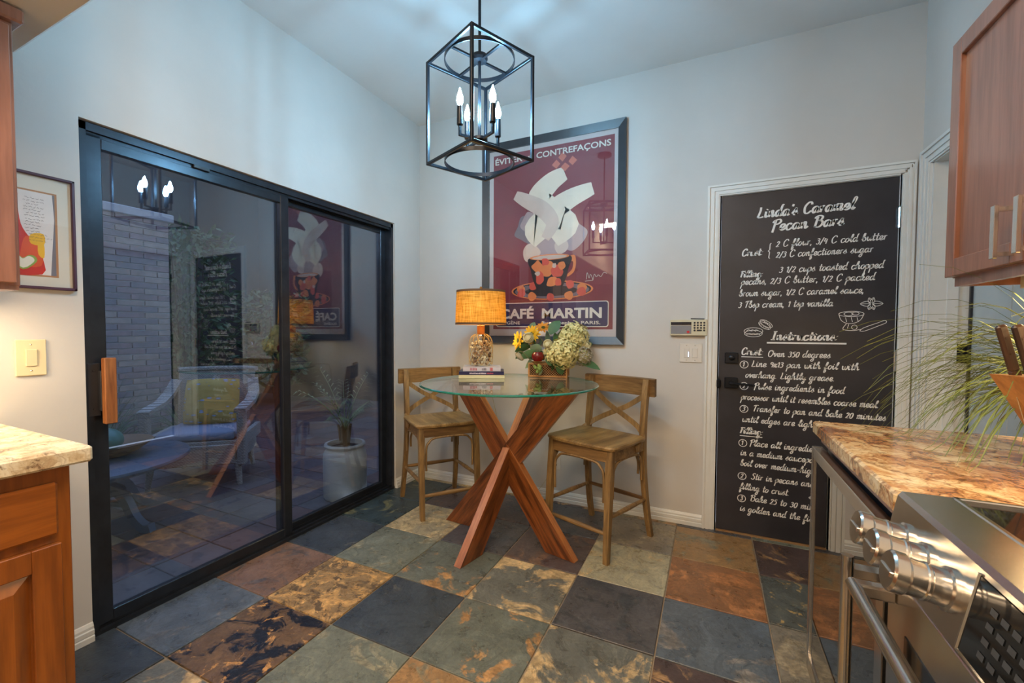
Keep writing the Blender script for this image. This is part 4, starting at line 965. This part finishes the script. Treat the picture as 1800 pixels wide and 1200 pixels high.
book(BL, br, .29, .21, h1, srgb(210, 204, 160), 'cream book at the bottom of the stack under the lamp', marks=())
book(BL+V((0, 0, h1)), br-.02, .285, .21, h2, srgb(28, 30, 74), 'navy blue book in the middle of the stack under the lamp', marks=((-.075, .03, .3, .75, srgb(210, 196, 206)), (.035, .075, .3, .7, srgb(190, 80, 96))))
book(BL+V((.0, 0, h1+h2)), br+.01, .240, .17, h3, srgb(202, 196, 200), 'white book with red print topmost under the lamp', marks=((-.075, -.03, .2, .8, srgb(176, 104, 112)), (.0, .03, .2, .75, srgb(90, 84, 96)), (.05, .07, .1, .85, srgb(190, 70, 60))))
LB = V((.808, -.445, TZ+h1+h2+h3+.0005))
lp = empty('table_lamp', LB, label='lit table lamp with a burlap drum shade on a shell-filled bottle', cat='lamp')
prof = [(.001, 0), (.070, 0), (.077, .006), (.078, .12), (.076, .155), (.066, .185), (.046, .203), (.024, .213), (.022, .222)]
q = MB(); q.lathe(prof, 32, caps=False); q.build('bottle', M_glassB, lp, True)
# shells inside
rr = random.Random(3); q = MB(); sc_ = [srgb(216, 196, 164), srgb(150, 112, 84), srgb(236, 226, 206), srgb(110, 84, 70), srgb(190, 160, 130)]
SM = [plain('shell_%d' % k, c, .5, var=.2, nscale=60) for k, c in enumerate(sc_)]
for _ in range(330):
    a = rr.uniform(0, 2*PI); z = rr.uniform(.010, .150) if rr.random() < .9 else rr.uniform(.14, .165); r_ = rr.uniform(.045, .066) if rr.random() < .75 else rr.uniform(0, .05)
    if z > .15: r_ *= .7
    q.mi = rr.randrange(5); q.sphere((r_*math.cos(a), r_*math.sin(a), z), rr.uniform(.006, .0125), 7, 4, (1, rr.uniform(.5, 1), rr.uniform(.35, .8)), Euler((rr.uniform(0, 3), rr.uniform(0, 3), a)).to_matrix().to_4x4())
q.build('shell_filling', SM, lp, kind='stuff', weld=False)
# rope net
q = MB(); pr = [(r_+.002, z) for r_, z in prof[2:]]
def onprof(z):
    for (r0, z0), (r1, z1) in zip(pr, pr[1:]):
        if z0 <= z <= z1: return r0+(r1-r0)*(z-z0)/max(1e-6, z1-z0)
    return pr[-1][0] if z > pr[-1][1] else pr[0][0]
for k in range(12):
    for s in (-1, 1):
        pts = []
        for j in range(13):
            z = .008+j*.0165; a = k*2*PI/12+s*j*PI/24; pts.append((onprof(z)*math.cos(a), onprof(z)*math.sin(a), z))
        q.tube(pts, .0013, 4)
q.build('rope_net', plain('jute_rope', srgb(196, 160, 96), .9), lp)
q = MB(); q.lathe([(.024, .205), (.025, .212), (.0255, .262), (.020, .264)], 20); q.build('cork_neck', wood('cork', srgb(180, 96, 40), srgb(214, 140, 76), 2, 14, .6), lp, .6)
q = MB(); q.lathe([(.012, .264), (.012, .31), (.009, .312)], 12); q.build('socket', plain('brass', srgb(160, 120, 60), .35, .9), lp)
q = MB(); q.sphere((0, 0, .355), .028, 14, 10, (1, 1, 1.25)); q.build('lamp_bulb', emit('lamp_glow', (1, .84, .42), LAMP), lp, True)
q = MB()
for s in (-1, 1): q.tube(catmull([(0, s*.012, .300), (0, s*.05, .34), (0, s*.05, .42), (0, s*.02, .485), (0, 0, .495)], 4), .0014, 5)
q.lathe([(.001, .50), (.004, .499), (.009, .503), (.009, .513), (.004, .518), (.001, .519)], 12); q.tube([(0, 0, .485), (0, 0, .502)], .002, 6)
for k in range(3): a = k*2*PI/3; q.tube([(0, 0, .492), (.159*math.cos(a), .159*math.sin(a), .488)], .0013, 4)
q.build('harp', MATS['brass'], lp)
def burlap():
    m, tt, n, l, p = nt('burlap'); out = n['Material Output']; t_ = n.new('ShaderNodeTexCoord')
    cb = []
    for sc in ((5, 5, 160), (150, 150, 5)):
        mp = n.new('ShaderNodeMapping'); mp.inputs['Scale'].default_value = sc; l.new(t_.outputs['Object'], mp.inputs[0]); cb.append(noise(n, l, mp.outputs[0], 1.6, 4, .7).outputs[0])
    mx = mixc(n, l, .5, cb[0], cb[1]); r = ramp(n, [(.36, srgb(150, 104, 34)), (.5, srgb(228, 182, 84)), (.64, srgb(250, 220, 130))]); l.new(mx, r.inputs[0])
    df = n.new('ShaderNodeBsdfDiffuse'); tl = n.new('ShaderNodeBsdfTranslucent'); l.new(r.outputs[0], df.inputs[0]); l.new(r.outputs[0], tl.inputs[0])
    ms = n.new('ShaderNodeMixShader'); ms.inputs[0].default_value = .38; l.new(df.outputs[0], ms.inputs[1]); l.new(tl.outputs[0], ms.inputs[2]); l.new(ms.outputs[0], out.inputs[0]); n.remove(p); return m
q = MB(); q.lathe([(.168, .268), (.160, .490)], 64, caps=False); q.lathe([(.1665, .490-.222), (.1585, .490)], 64, caps=False)
sh_ = q.build('lamp_shade', burlap(), lp, True)
M_band = plain('shade_band', srgb(112, 78, 48), .8)
for z, r_ in ((.268, .1685), (.478, .1612)): q = MB(); q.lathe([(r_, z), (r_-.0005, z+.013), (r_-.004, z+.013), (r_-.0035, z), (r_, z)], 64, caps=False); q.build('trim_band', M_band, sh_)
# cord hanging down behind the table
q = MB(); q.tube(catmull([(.75, -.30, TZ+.004), (.72, -.20, TZ+.003), (.71, -.14, TZ-.02), (.73, -.10, .7), (.80, -.06, .4), (.95, -.05, .12), (1.05, -.04, .06), (1.15, -.03, .2), (1.185, -.018, .262)], 5), .0022, 6)
tag(q.build('lamp_cord', plain('clear_cord', srgb(190, 180, 150), .4), None, True), 'thin pale lamp cord falling behind the glass table to the outlet', 'cord')

# ---- flower arrangement in a lattice basket
FB = V((1.205, -.225, TZ)); FR = .20
fa = empty('flower_basket', FB, FR, label='lattice basket filled with silk hydrangeas, sunflowers and a red apple', cat='flower arrangement')
M_bk = plain('basket_wicker', srgb(176, 128, 74), .6, var=.3, nscale=30); M_lin = plain('basket_lining', srgb(26, 18, 14), .9)
bw_, bd_, bh_ = .245, .15, .088
bk = empty('basket', (0, 0, 0), parent=fa)
q = MB(); q.b2((-bw_/2+.006, -bd_/2+.006, .004), (bw_/2-.006, bd_/2-.006, bh_-.01)); q.build('lining', M_lin, bk)
q = MB()
for z, r_ in ((.006, .006), (bh_, .007)):
    q.tube([(-bw_/2, -bd_/2, z), (bw_/2, -bd_/2, z), (bw_/2, bd_/2, z), (-bw_/2, bd_/2, z)], r_, 6, closed=True)
for sx in (-1, 1):
    for sy in (-1, 1): q.tube([(sx*bw_/2, sy*bd_/2, 0), (sx*bw_/2, sy*bd_/2, bh_)], .006, 6)
q.build('rim', M_bk, bk)
q = MB()
def lattice(x0, x1, fn, n):
    for k in range(-8, n+8):
        for s in (-1, 1):
            a = x0+(x1-x0)*k/n; bx = a+s*bh_; z0, z1 = .004, bh_
            lo, hi = (a, bx); zz = [z0, z1]
            for idx, (px_) in enumerate((lo, hi)): pass
            def clipx(X):
                return max(x0, min(x1, X))
            ca, cb = clipx(lo), clipx(hi)
            if abs(ca-cb) < .004: continue
            za = z0+(ca-lo)/(hi-lo)*(z1-z0); zb_ = z0+(cb-lo)/(hi-lo)*(z1-z0)
            q.tube([fn(ca, za), fn(cb, zb_)], .0014, 4)
lattice(-bw_/2, bw_/2, lambda x, z: (x, -bd_/2-.001, z), 15); lattice(-bd_/2, bd_/2, lambda x, z: (bw_/2+.001, x, z), 9); lattice(-bd_/2, bd_/2, lambda x, z: (-bw_/2-.001, x, z), 9)
q.build('lattice', M_bk, bk, weld=False)
def petal_flower(name, c, r, n, col, mat, ccol, rings=1, tilt=(0, 0, 0), cup=.25, wide=.5, cr_=.3, seed=0):
    rr = random.Random(seed); q = MB()
    for g_ in range(rings):
        R_ = r*(1-.22*g_)
        for k in range(n):
            a = 2*PI*k/n+g_*.4+rr.uniform(-.08, .08); M = Matrix.Rotation(a, 4, 'Z') @ Matrix.Rotation(-cup-.25*g_+rr.uniform(-.15, .15), 4, 'Y')
            w_ = R_*wide*.5
            q.flat([(R_*.15, 0, .002*g_), (R_*.5, w_, .003), (R_*.85, w_*.7, 0), (R_, 0, -.002), (R_*.85, -w_*.7, 0), (R_*.5, -w_, .003)], M)
    q.mi = 1; q.sphere((0, 0, .002), r*cr_, 10, 6, (1, 1, .5))
    return q.build(name, [mat, ccol], fa, loc=c, rot=tilt, weld=False)
M_yel = plain('sunflower_petal', srgb(232, 178, 30), .6, var=.12); M_ygr = plain('sunflower_center', srgb(72, 78, 30), .9, nscale=90, bst=.6)
M_ros = plain('rose_petal', srgb(206, 196, 152), .7, var=.1); M_rose_c = plain('rose_heart', srgb(150, 140, 84), .8)
fwd = lambda yw, pt: (PI/2-pt, 0, yw)
petal_flower('sunflower', (-.145, -.045, .188), .052, 16, None, M_yel, M_ygr, 2, fwd(-.9, .1), .2, .3, .38, 1)
petal_flower('sunflower', (-.085, -.03, .215), .050, 16, None, M_yel, M_ygr, 2, fwd(-.3, .2), .2, .3, .38, 2)
petal_flower('sunflower', (-.035, .0, .247), .042, 14, None, plain('orange_petal', srgb(214, 138, 30), .6), M_ygr, 2, fwd(.1, .9), .2, .3, .38, 3)
for k, c in enumerate(((-.092, -.075, .200), (.0, -.075, .172), (.165, -.02, .165))):
    q = MB(); rr = random.Random(k); R_ = (.028, .024, .022)[k]
    q.sphere((0, 0, 0), R_*.8, 12, 8)
    for g_ in range(3):
        for j in range(5):
            a = 2*PI*j/5+g_*.6; M = Matrix.Rotation(a, 4, 'Z') @ Matrix.Translation((0, 0, -.003*g_))
            q.strap([V((R_*(.55+.15*g_)*math.cos(t_), R_*(.55+.15*g_)*math.sin(t_), R_*(.5-.25*g_)+.0)) for t_ in [a-.6, a-.2, a+.2, a+.6]], R_*.9, .0015, (0.2*math.cos(a), .2*math.sin(a), 1))
    q.build('rose', M_ros, fa, loc=c, rot=(PI/2-.3, 0, -.2), weld=False)
M_hyd = plain('hydrangea_petal', srgb(222, 208, 142), .7, var=.15, nscale=60); M_hyd2 = plain('hydrangea_green', srgb(186, 176, 110), .7, var=.15)
def hydrangea(c, R_, n, seed, mats, fl=.016):
    rr = random.Random(seed); q = MB(); q.mi = 1; q.sphere((0, 0, 0), R_*.8, 14, 9); 
    for k in range(n):
        z = 1-2*(k+.5)/n; a = k*2.39996; s_ = math.sqrt(1-z*z); d = V((s_*math.cos(a), s_*math.sin(a), z)); p = d*R_*rr.uniform(.88, 1.06)
        Mr = d.to_track_quat('Z', 'Y').to_matrix().to_4x4(); M = Matrix.Translation(p) @ Mr @ Matrix.Rotation(rr.uniform(0, 2), 4, 'Z') @ Euler((rr.uniform(-.35, .35), rr.uniform(-.35, .35), 0)).to_matrix().to_4x4()
        q.mi = 1 if rr.random() < .12 else 0; f_ = fl*rr.uniform(.8, 1.2)
        for j in range(4):
            Mj = M @ Matrix.Rotation(j*PI/2, 4, 'Z')
            q.flat([(0, 0, 0), (f_*.5, f_*.42, .004), (f_, f_*.12, .002), (f_, -f_*.12, .002), (f_*.5, -f_*.42, .004)], Mj)
    return q.build('hydrangea_head', mats, fa, loc=c, weld=False)
hydrangea((.070, -.070, .130), .072, 120, 1, [M_hyd, M_hyd2]); hydrangea((.115, .0, .205), .070, 120, 2, [M_hyd, M_hyd2]); hydrangea((.020, -.055, .125), .042, 50, 7, [M_hyd, M_hyd2])
M_dry = plain('dried_bloom', srgb(158, 148, 124), .8, var=.15); hydrangea((.160, -.03, .115), .044, 80, 3, [M_dry, M_hyd2], .010)
hydrangea((.165, -.01, .168), .026, 30, 4, [M_ros, M_hyd2], .012)
q = MB(); ap = [(.001, .012), (.012, .016), (.026, .020), (.036, .006), (.036, -.012), (.024, -.030), (.010, -.034), (.001, -.030)]; q.lathe(ap, 20); q.mi = 1; q.tube([(0, 0, .01), (.003, 0, .03)], .0015, 5)
q.build('apple', [plain('apple_red', srgb(112, 22, 20), .25, var=.2), MATS['bark']], fa, True, loc=(-.048, -.085, .118))
M_lf = plain('silk_leaf', srgb(72, 106, 62), .55, var=.2); M_lf2 = plain('silk_leaf_pale', srgb(116, 136, 104), .6, var=.15)
def leaf(c, rot, L, w_, mat=M_lf):
    q = MB(); rows = []
    for k in range(7):
        t_ = k/6; ww = w_*math.sin(PI*min(1, t_*.92+.06))**.8*(1 if k < 6 else 0.05); x = L*t_; z = -.25*L*t_*t_
        rows.append([q.b.verts.new((x, -ww/2, z+ww*.12)), q.b.verts.new((x, 0, z)), q.b.verts.new((x, ww/2, z+ww*.12))])
    for r1, r2 in zip(rows, rows[1:]):
        q.face([r1[0], r1[1], r2[1], r2[0]]); q.face([r1[1], r1[2], r2[2], r2[1]])
    q.build('leaf', mat, fa, True, loc=c, rot=rot, weld=False)
for a in (((.145, -.04, .085), (.5, .1, -.1), .10, .060), ((.0, -.02, .22), (1.2, -1.0, .2), .085, .055), ((-.03, -.08, .15), (1.3, -.1, 2.8), .06, .045, M_lf2), ((-.10, -.02, .23), (1.3, -1.0, .6), .06, .035, M_lf2),
          ((-.06, -.08, .14), (1.3, .4, 2.9), .085, .04), ((-.09, -.05, .16), (1.0, .2, 3.3), .08, .045), ((-.085, -.06, .10), (1.4, .9, 2.2), .06, .03, M_lf2), ((.045, -.10, .085), (1.4, 1.0, .4), .065, .045), ((.02, -.10, .09), (1.4, 1.2, 1.0), .05, .03),
          ((.03, .0, .20), (1.2, -.4, .4), .07, .045, M_lf2), ((.035, -.095, .14), (1.4, .9, .3), .055, .04), ((-.03, -.09, .07), (1.3, 1.2, 1.8), .05, .03, M_lf2), ((-.02, -.03, .19), (1.4, -.7, 1.2), .07, .045, M_lf2),
          ((-.12, -.06, .13), (.9, .5, 3.2), .05, .03), ((.14, .02, .15), (1.1, -.5, .2), .07, .045), ((-.06, -.07, .17), (1.4, -.5, 2.2), .05, .03), ((.0, -.07, .14), (1.4, -.3, .4), .05, .035, M_lf2), ((-.02, -.06, .10), (1.5, -.6, 2.6), .08, .05), ((-.07, -.05, .12), (1.4, .2, 2.0), .07, .045), ((-.01, -.09, .10), (1.4, .3, .2), .06, .045), ((-.10, -.05, .17), (1.4, .1, 2.6), .06, .04), ((-.05, -.03, .17), (1.5, -.9, 1.4), .06, .045, M_lf2), ((.02, -.04, .19), (1.4, -.8, 1.0), .05, .035)): leaf(*a)
q = MB()
for pts in (((-.05, -.08, .06), (-.08, -.10, .09), (-.12, -.10, .13), (-.15, -.08, .12)), ((.0, -.06, .1), (-.02, -.08, .18), (-.05, -.09, .21)), ((.08, -.09, .05), (.14, -.09, .07), (.18, -.07, .065)), ((-.08, -.05, .05), (-.1, -.05, .15), (-.14, -.05, .19))): q.tube(catmull(pts, 4), .0018, 5)
q.build('stems', plain('silk_stem', srgb(104, 96, 56), .7), fa, True)
q = MB(); q.sphere((0, 0, 0), .018, 10, 8, (.8, .8, 1.5)); q.build('flower_bud', M_dry, fa, True, loc=(-.140, -.07, .112), rot=(0, -.8, 0))
q = MB(); rr = random.Random(6)
for _ in range(12): q.sphere((rr.uniform(-.02, .02), rr.uniform(-.006, .006), rr.uniform(-.02, .02)), .008, 7, 5)
q.build('berries', plain('green_berry', srgb(122, 144, 70), .5), fa, True, loc=(-.045, -.10, .055))

for o in [x for x in bpy.data.objects if x.parent == fa and not x.name.startswith('basket')]:
    if o.name.startswith('stems'): o.scale = (1.35, 1.25, 1.3); continue
    o.location = (o.location.x*1.35+.006, o.location.y*1.25, .05+(o.location.z-.05)*1.36); o.scale = ((1.12 if o.name.startswith('apple') else 1.34),)*3
# ================================================================ KITCHEN LEFT
def door_panel(e, name, x, ya, yb, za, zb, mat, out=1, raised=True, fr=.058):
    o = empty(name, (0, 0, 0), parent=e) if False else None
    q = MB(); t_ = .019*out
    q.b2((x, ya, za), (x+t_, ya+fr, zb), .002); q.b2((x, yb-fr, za), (x+t_, yb, zb), .002); q.b2((x, ya+fr, zb-fr), (x+t_, yb-fr, zb), .002); q.b2((x, ya+fr, za), (x+t_, yb-fr, za+fr), .002)
    q.b2((x, ya+fr-.002, za+fr-.002), (x+t_*.35, yb-fr+.002, zb-fr+.002))
    if raised:
        a, c, d, f = ya+fr+.004, yb-fr-.004, za+fr+.004, zb-fr-.004; k = .030
        v1 = [q.b.verts.new((x+t_*.38, y, z)) for y, z in ((a, d), (c, d), (c, f), (a, f))]; v2 = [q.b.verts.new((x+t_*.92, y, z)) for y, z in ((a+k, d+k), (c-k, d+k), (c-k, f-k), (a+k, f-k))]
        q.face(v2)
        for j in range(4): q.face([v1[j], v1[(j+1) % 4], v2[(j+1) % 4], v2[j]])
    return q.build(name, mat, e)
lb = empty('base_cabinet', (0, 0, 0), label='cherry base cabinet at the left edge under the pale granite counter', cat='cabinet')
LX, LY = .622, -2.452
q = MB(); q.b2((.005, -3.4, .10), (LX, LY, .868), .002); q.b2((.005, -3.4, 0), (LX-.07, LY-.0, .10)); q.build('body', M_cherry, lb)
q = MB(); q.b2((LX, -3.0, .688), (LX+.019, LY-.030, .826), .006); q.build('drawer', M_cherry_h, lb)
door_panel(lb, 'door', LX, -3.0, LY-.026, .13, .664, M_cherry)
q = MB(); q.b2((.003, -3.4, .869), (.672, -2.420, .912), .006)
tag(q.build('countertop', M_gran2, None), 'pale speckled granite countertop at the left edge of the room', 'countertop')
q = MB(); q.tube([(-.045, 0, .0045), (.045, 0, .0045)], [.0045, .003], 8); q.tube([(.045, 0, .0045), (.056, 0, .004)], [.003, .0008], 8)
tag(q.build('pen', plain('dark_blue_pen', srgb(24, 44, 60), .4), None, True, loc=(.43, -2.56, .9125), rot=(0, 0, .25)), 'dark blue pen lying on the left granite counter', 'pen')
lu = empty('wall_cabinet', (0, 0, 0), label='cherry wall cabinet at the upper left edge beside the framed artwork', cat='cabinet')
q = MB(); q.b2((.003, -3.6, 1.352), (.318, -2.443, 2.158), .002); q.b2((.003, -3.6, 1.34), (.316, -2.446, 1.353)); q.build('body', M_cab2, lu)
door_panel(lu, 'door', .318, -2.90, -2.455, 1.36, 2.10, M_cab2)
q = MB(); q.b2((.003, -3.6, 2.115), (.345, -2.424, 2.157), .006); q.build('crown', M_cab2, lu)
q = MB(); q.b2((.10, -3.25, 1.326), (.20, -2.48, 1.3395)); q.build('strip_fixture', M_wpl, lu)

# ================================================================ KITCHEN RIGHT
RB = empty('sink_cabinet', (0, 0, 0)); bpy.data.objects.remove(RB)
CXF = 2.488
q = MB(); q.b2((CXF, -1.905, .872), (XR-.003, -1.150, .915), .006); q.build('countertop', M_gran, None)
tag(bpy.data.objects['countertop.001'], 'brown veined granite countertop over the glass-door cooler', 'countertop')
fr = empty('beverage_cooler', (0, 0, 0), label='under-counter beverage cooler with a stainless framed glass door', cat='cooler')
q = MB(); q.b2((2.53, -1.895, .10), (3.10, -1.165, .868)); q.b2((2.58, -1.895, 0), (3.10, -1.165, .10)); q.build('body', M_blackp, fr)
q = MB(); q.b2((2.512, -1.900, .845), (2.53, -1.158, .868)); q.build('face_rail', M_cab2, fr)
DX = 2.484
dr = empty('door', (0, 0, 0), parent=fr)
for nm, lo, hi in (('door_stile', (DX, -1.195, .060), (DX+.03, -1.170, .832)), ('door_stile', (DX, -1.880, .060), (DX+.03, -1.835, .832)), ('door_rail', (DX, -1.835, .795), (DX+.03, -1.195, .832)), ('door_rail', (DX, -1.835, .060), (DX+.03, -1.195, .11))):
    q = MB(); q.b2(lo, hi, .002); q.build(nm, M_steel, dr)
q = MB(); q.b2((DX+.006, -1.836, .109), (DX+.012, -1.194, .796)); q.build('door_glass', archglass('cooler_glass', (.10, .11, .12), .30), dr)
q = MB(); q.tube([(2.420, -1.900, .775), (2.420, -1.900, .12)], .011, 12); q.box((2.452, -1.885, .74), (.068, .03, .016)); q.box((2.452, -1.885, .15), (.068, .03, .016)); q.build('door_handle', M_steel, dr, .6)
# range
rg = empty('kitchen_range', (0, 0, 0), label='stainless range with round knobs and a tilted control panel', cat='range')
ya, yb = -2.690, -1.928
q = MB(); q.b2((2.52, ya, .05), (3.10, yb, .90), .002); q.build('body', M_steel, rg)
def profx(prof, y_0, y_1, name, mat, parent, mi=None):
    q = MB(); M = Matrix(((1, 0, 0, 0), (0, 0, 1, y_0), (0, 1, 0, 0), (0, 0, 0, 1)))
    q.prism(prof, y_1-y_0, M); return q.build(name, mat, parent)
# control panel: tilted front
profx([(2.565, .926), (2.492, .926), (2.486, .918), (2.464, .800), (2.470, .792), (2.565, .792)], ya, yb, 'control_panel', M_steel, rg)
q = MB(); q.b2((2.566, ya, .900), (3.10, yb, .922)); q.build('cooktop_glass', plain('cooktop_black_glass', (.012, .011, .012), .05, var=.1), rg)
q = MB(); q.b2((2.560, ya, .921), (2.570, yb, .928), .002); q.b2((2.56, yb-.010, .905), (3.10, yb, .928), .002); q.build('cooktop_trim', M_steel, rg)
for (bx_, by_, br_) in ((2.72, -2.12, .095), (2.72, -2.48, .115), (2.95, -2.13, .075), (2.95, -2.48, .08)):
    q = MB(); q.lathe([(br_, .9224), (br_-.004, .9226)], 40, Matrix.Translation((bx_, by_, 0)), caps=False); q.build('burner_ring', plain('burner_grey', srgb(90, 90, 90), .3), rg)
tl = math.atan2(.022, .118)
def onpanel(s, y, off=0):   # s: 0 bottom .. 1 top
    return V((2.464+.022*s-off*math.cos(tl), y, .800+.118*s+off*math.sin(tl)))
Mk = Matrix.Rotation(-PI/2-(-tl), 4, 'Y')
for y in (-2.000, -2.080, -2.160):
    q = MB(); q.lathe([(.031, 0), (.031, .006), (.0265, .008), (.026, .026), (.0275, .028), (.0275, .031), (.026, .033), (.0265, .050), (.030, .054), (.030, .068), (.027, .071), (.001, .0715)], 32)
    q.box((0, 0, .072), (.008, .040, .004), .001)
    k_ = q.build('knob', M_steel, rg, .6); k_.matrix_local = Matrix.Translation(onpanel(.50, y, -.001)) @ Mk
y_a, y_b = -2.60, -2.218
q = MB(); p0, p1 = onpanel(.07, 0, .0015), onpanel(.93, 0, .0015)
q.flat([(p0.x, y_a, p0.z), (p0.x, y_b, p0.z), (p1.x, y_b, p1.z), (p1.x, y_a, p1.z)]); q.build('display', plain('display_black_glass', (.01, .011, .012), .06), rg)
q = MB()
for (a_, c_) in (((.04, y_b+.0), (.96, y_b+.0)), ): 
    pA, pC = onpanel(.05, y_b+.003, .001), onpanel(.95, y_b+.003, .001); q.tube([pA, pC], .0028, 6)
q.tube([onpanel(.05, y_a, .001), onpanel(.05, y_b, .001)], .0024, 6); q.build('display_bezel', M_chrome, rg)
q = MB()
for r_ in range(4):
    for c in range(5):
        pc = onpanel(.24+r_*.16, y_b-.045-c*.022, .002); q.flat([(pc.x-.0012, pc.y-.007, pc.z-.004), (pc.x-.0012, pc.y+.007, pc.z-.004), (pc.x+.0004, pc.y+.007, pc.z+.004), (pc.x+.0004, pc.y-.007, pc.z+.004)])
q.build('touch_key', plain('touch_key_grey', srgb(58, 60, 62), .5), rg, weld=False)
q = MB(); q.b2((2.475, ya+.004, .26), (2.52, yb-.004, .785), .004); od = q.build('oven_door', M_steel, rg)
q = MB(); q.b2((2.4735, ya+.09, .36), (2.4755, yb-.09, .70)); q.build('oven_window', MATS['display_black_glass'], od)
q = MB(); q.b2((2.478, ya+.004, .07), (2.52, yb-.004, .25), .004); q.build('drawer', M_steel, rg)
q = MB(); q.tube([(2.418, ya+.03, .742), (2.418, yb-.022, .742)], .0125, 14)
for y in (yb-.034, ya+.045): q.box((2.447, y, .742), (.060, .026, .024), .004)
q.build('oven_handle', M_steel, od, .6)
# wall cabinet right
ru = empty('wall_cabinet', (0, 0, 0), label='reddish wood wall cabinet with a bar pull over the right counter', cat='cabinet')
UX = 2.828
q = MB(); q.b2((UX, -1.94, 1.388), (XR-.003, -1.158, 2.096), .002); q.b2((UX+.004, -1.94, 1.362), (UX+.022, -1.165, 1.390)); q.b2((UX+.02, -1.183, 1.362), (XR-.003, -1.165, 1.390)); q.build('body', M_cab2, ru)
for a, c in ((-1.542, -1.162), (-1.90, -1.548)):
    d_ = door_panel(ru, 'door', UX, a, c, 1.390, 2.090, M_cab2, -1, False, .052)
    yy = a+.042 if c > -1.4 else c-.042
    q = MB(); q.box((UX-.052, yy, 1.466), (.008, .018, .128), .001); q.box((UX-.035, yy, 1.520), (.032, .016, .010)); q.box((UX-.035, yy, 1.412), (.032, .016, .010)); q.build('door_handle', M_chrome, d_)
q = MB(); q.b2((2.94, -2.0, 1.3465), (3.04, -1.24, 1.3915)); q.build('strip_fixture', M_wpl, ru)

# knife block
kbl = V((2.80, -1.66, .916))
kb = empty('knife_block', kbl, .35, label='tan wooden knife block holding dark-handled knives on the right counter', cat='knife block')
q = MB(); M = Matrix(((1, 0, 0, 0), (0, 0, 1, -.05), (0, 1, 0, 0), (0, 0, 0, 1)))
q.prism([(.035, 0), (.19, 0), (.12, .215), (-.055, .215), (.020, .10)], .11, M); q.build('block', wood('block_wood', srgb(176, 112, 52), srgb(206, 146, 80), 2, 6, .4, coat=.3), kb)
M_kh = wood('knife_handle', srgb(40, 26, 18), srgb(86, 58, 38), 2, 14, .4)
for i in range(3):
    for j in range(3):
        q = MB(); q.box((0, 0, .062), (.020, .013, .105), .004); q.lathe([(.0035, 0), (.0035, .0005)], 8, Matrix.Translation((0, -.0066, .05)) @ RX); q.lathe([(.0035, 0), (.0035, .0005)], 8, Matrix.Translation((0, -.0066, .085)) @ RX); q.box((0, 0, .004), (.018, .010, .014), .001)
        kn = empty('knife', V(kbl)+Matrix.Rotation(.35, 3, 'Z') @ V((-.028+i*.045, -.033+j*.033, .2145)), .35, label='dark-handled knife in the %s row of the tan block, %s slot' % (('window-side', 'middle', 'wall-side')[i], ('nearest', 'centre', 'farthest')[j]), cat='knife', group='knives in the wooden block')
        kn.rotation_euler = (0, -.30-.02*i, .35)
        q.build('handle', M_kh, kn)
        q = MB(); q.b2((-.010, -.001, -.12), (.010, .001, .0)); q.build('blade', M_chrome, kn)
# grass plant
gp = empty('potted_grass', (2.985, -1.42, .916), label='arching potted grass with yellow-green blades on the right counter', cat='plant')
q = MB(); q.lathe([(.001, 0), (.052, 0), (.066, .10), (.069, .125), (.062, .125), (.058, .10), (.001, .10)], 28); q.build('pot', plain('pot_glaze', srgb(120, 98, 76), .4), gp, .6)
M_gb = plain('grass_blade', srgb(112, 122, 54), .5, var=.25, nscale=20)
rr = random.Random(21)
for k in range(240):
    a = rr.uniform(0, 2*PI) if k < 60 else rr.uniform(PI*.55, PI*1.25)
    e_ = rr.uniform(.3, 1.3); L = rr.uniform(.25, .55)
    if math.cos(a) > .2: L *= .30
    q = MB(); p = V((0, 0, .13))+V((math.cos(a), math.sin(a), 0))*rr.uniform(0, .03); d = V((math.cos(a)*math.cos(e_), math.sin(a)*math.cos(e_), math.sin(e_))); side = V((-math.sin(a), math.cos(a), 0)); prev = None; dr_ = rr.uniform(.14, .42)
    for s_ in range(8):
        ww = .0062*(1-.9*(s_/7)**2); zq = max(p.z, .004)
        c2 = [q.b.verts.new((p+side*ww/2).to_tuple()), q.b.verts.new((p+V((0, 0, -.001))).to_tuple()), q.b.verts.new((p-side*ww/2).to_tuple())]
        if prev: q.face([prev[0], prev[1], c2[1], c2[0]]); q.face([prev[1], prev[2], c2[2], c2[1]])
        prev = c2; p = p+d*L/7; d = (d+V((0, 0, -dr_-.03*s_))).normalized()
        if p.z < .008: p.z = .008; d.z = max(d.z, 0)
    q.build('blade', M_gb, gp, weld=False)

# ---------------------------------------------------------------- housings made up for the ceiling fill lights, out of view
for k, p in enumerate(KL):
    e = empty('fill_light_housing', (p[0], p[1], CZ), label=('long added fill light housing over the middle of the kitchen', 'long added fill light housing at the far end of the kitchen', 'long added fill light housing just above the camera')[k], cat='ceiling light')
    q = MB(); q.b2((-.58, -.17, -.045), (.58, .17, -.001), .004); q.build('housing', M_wpl, e)
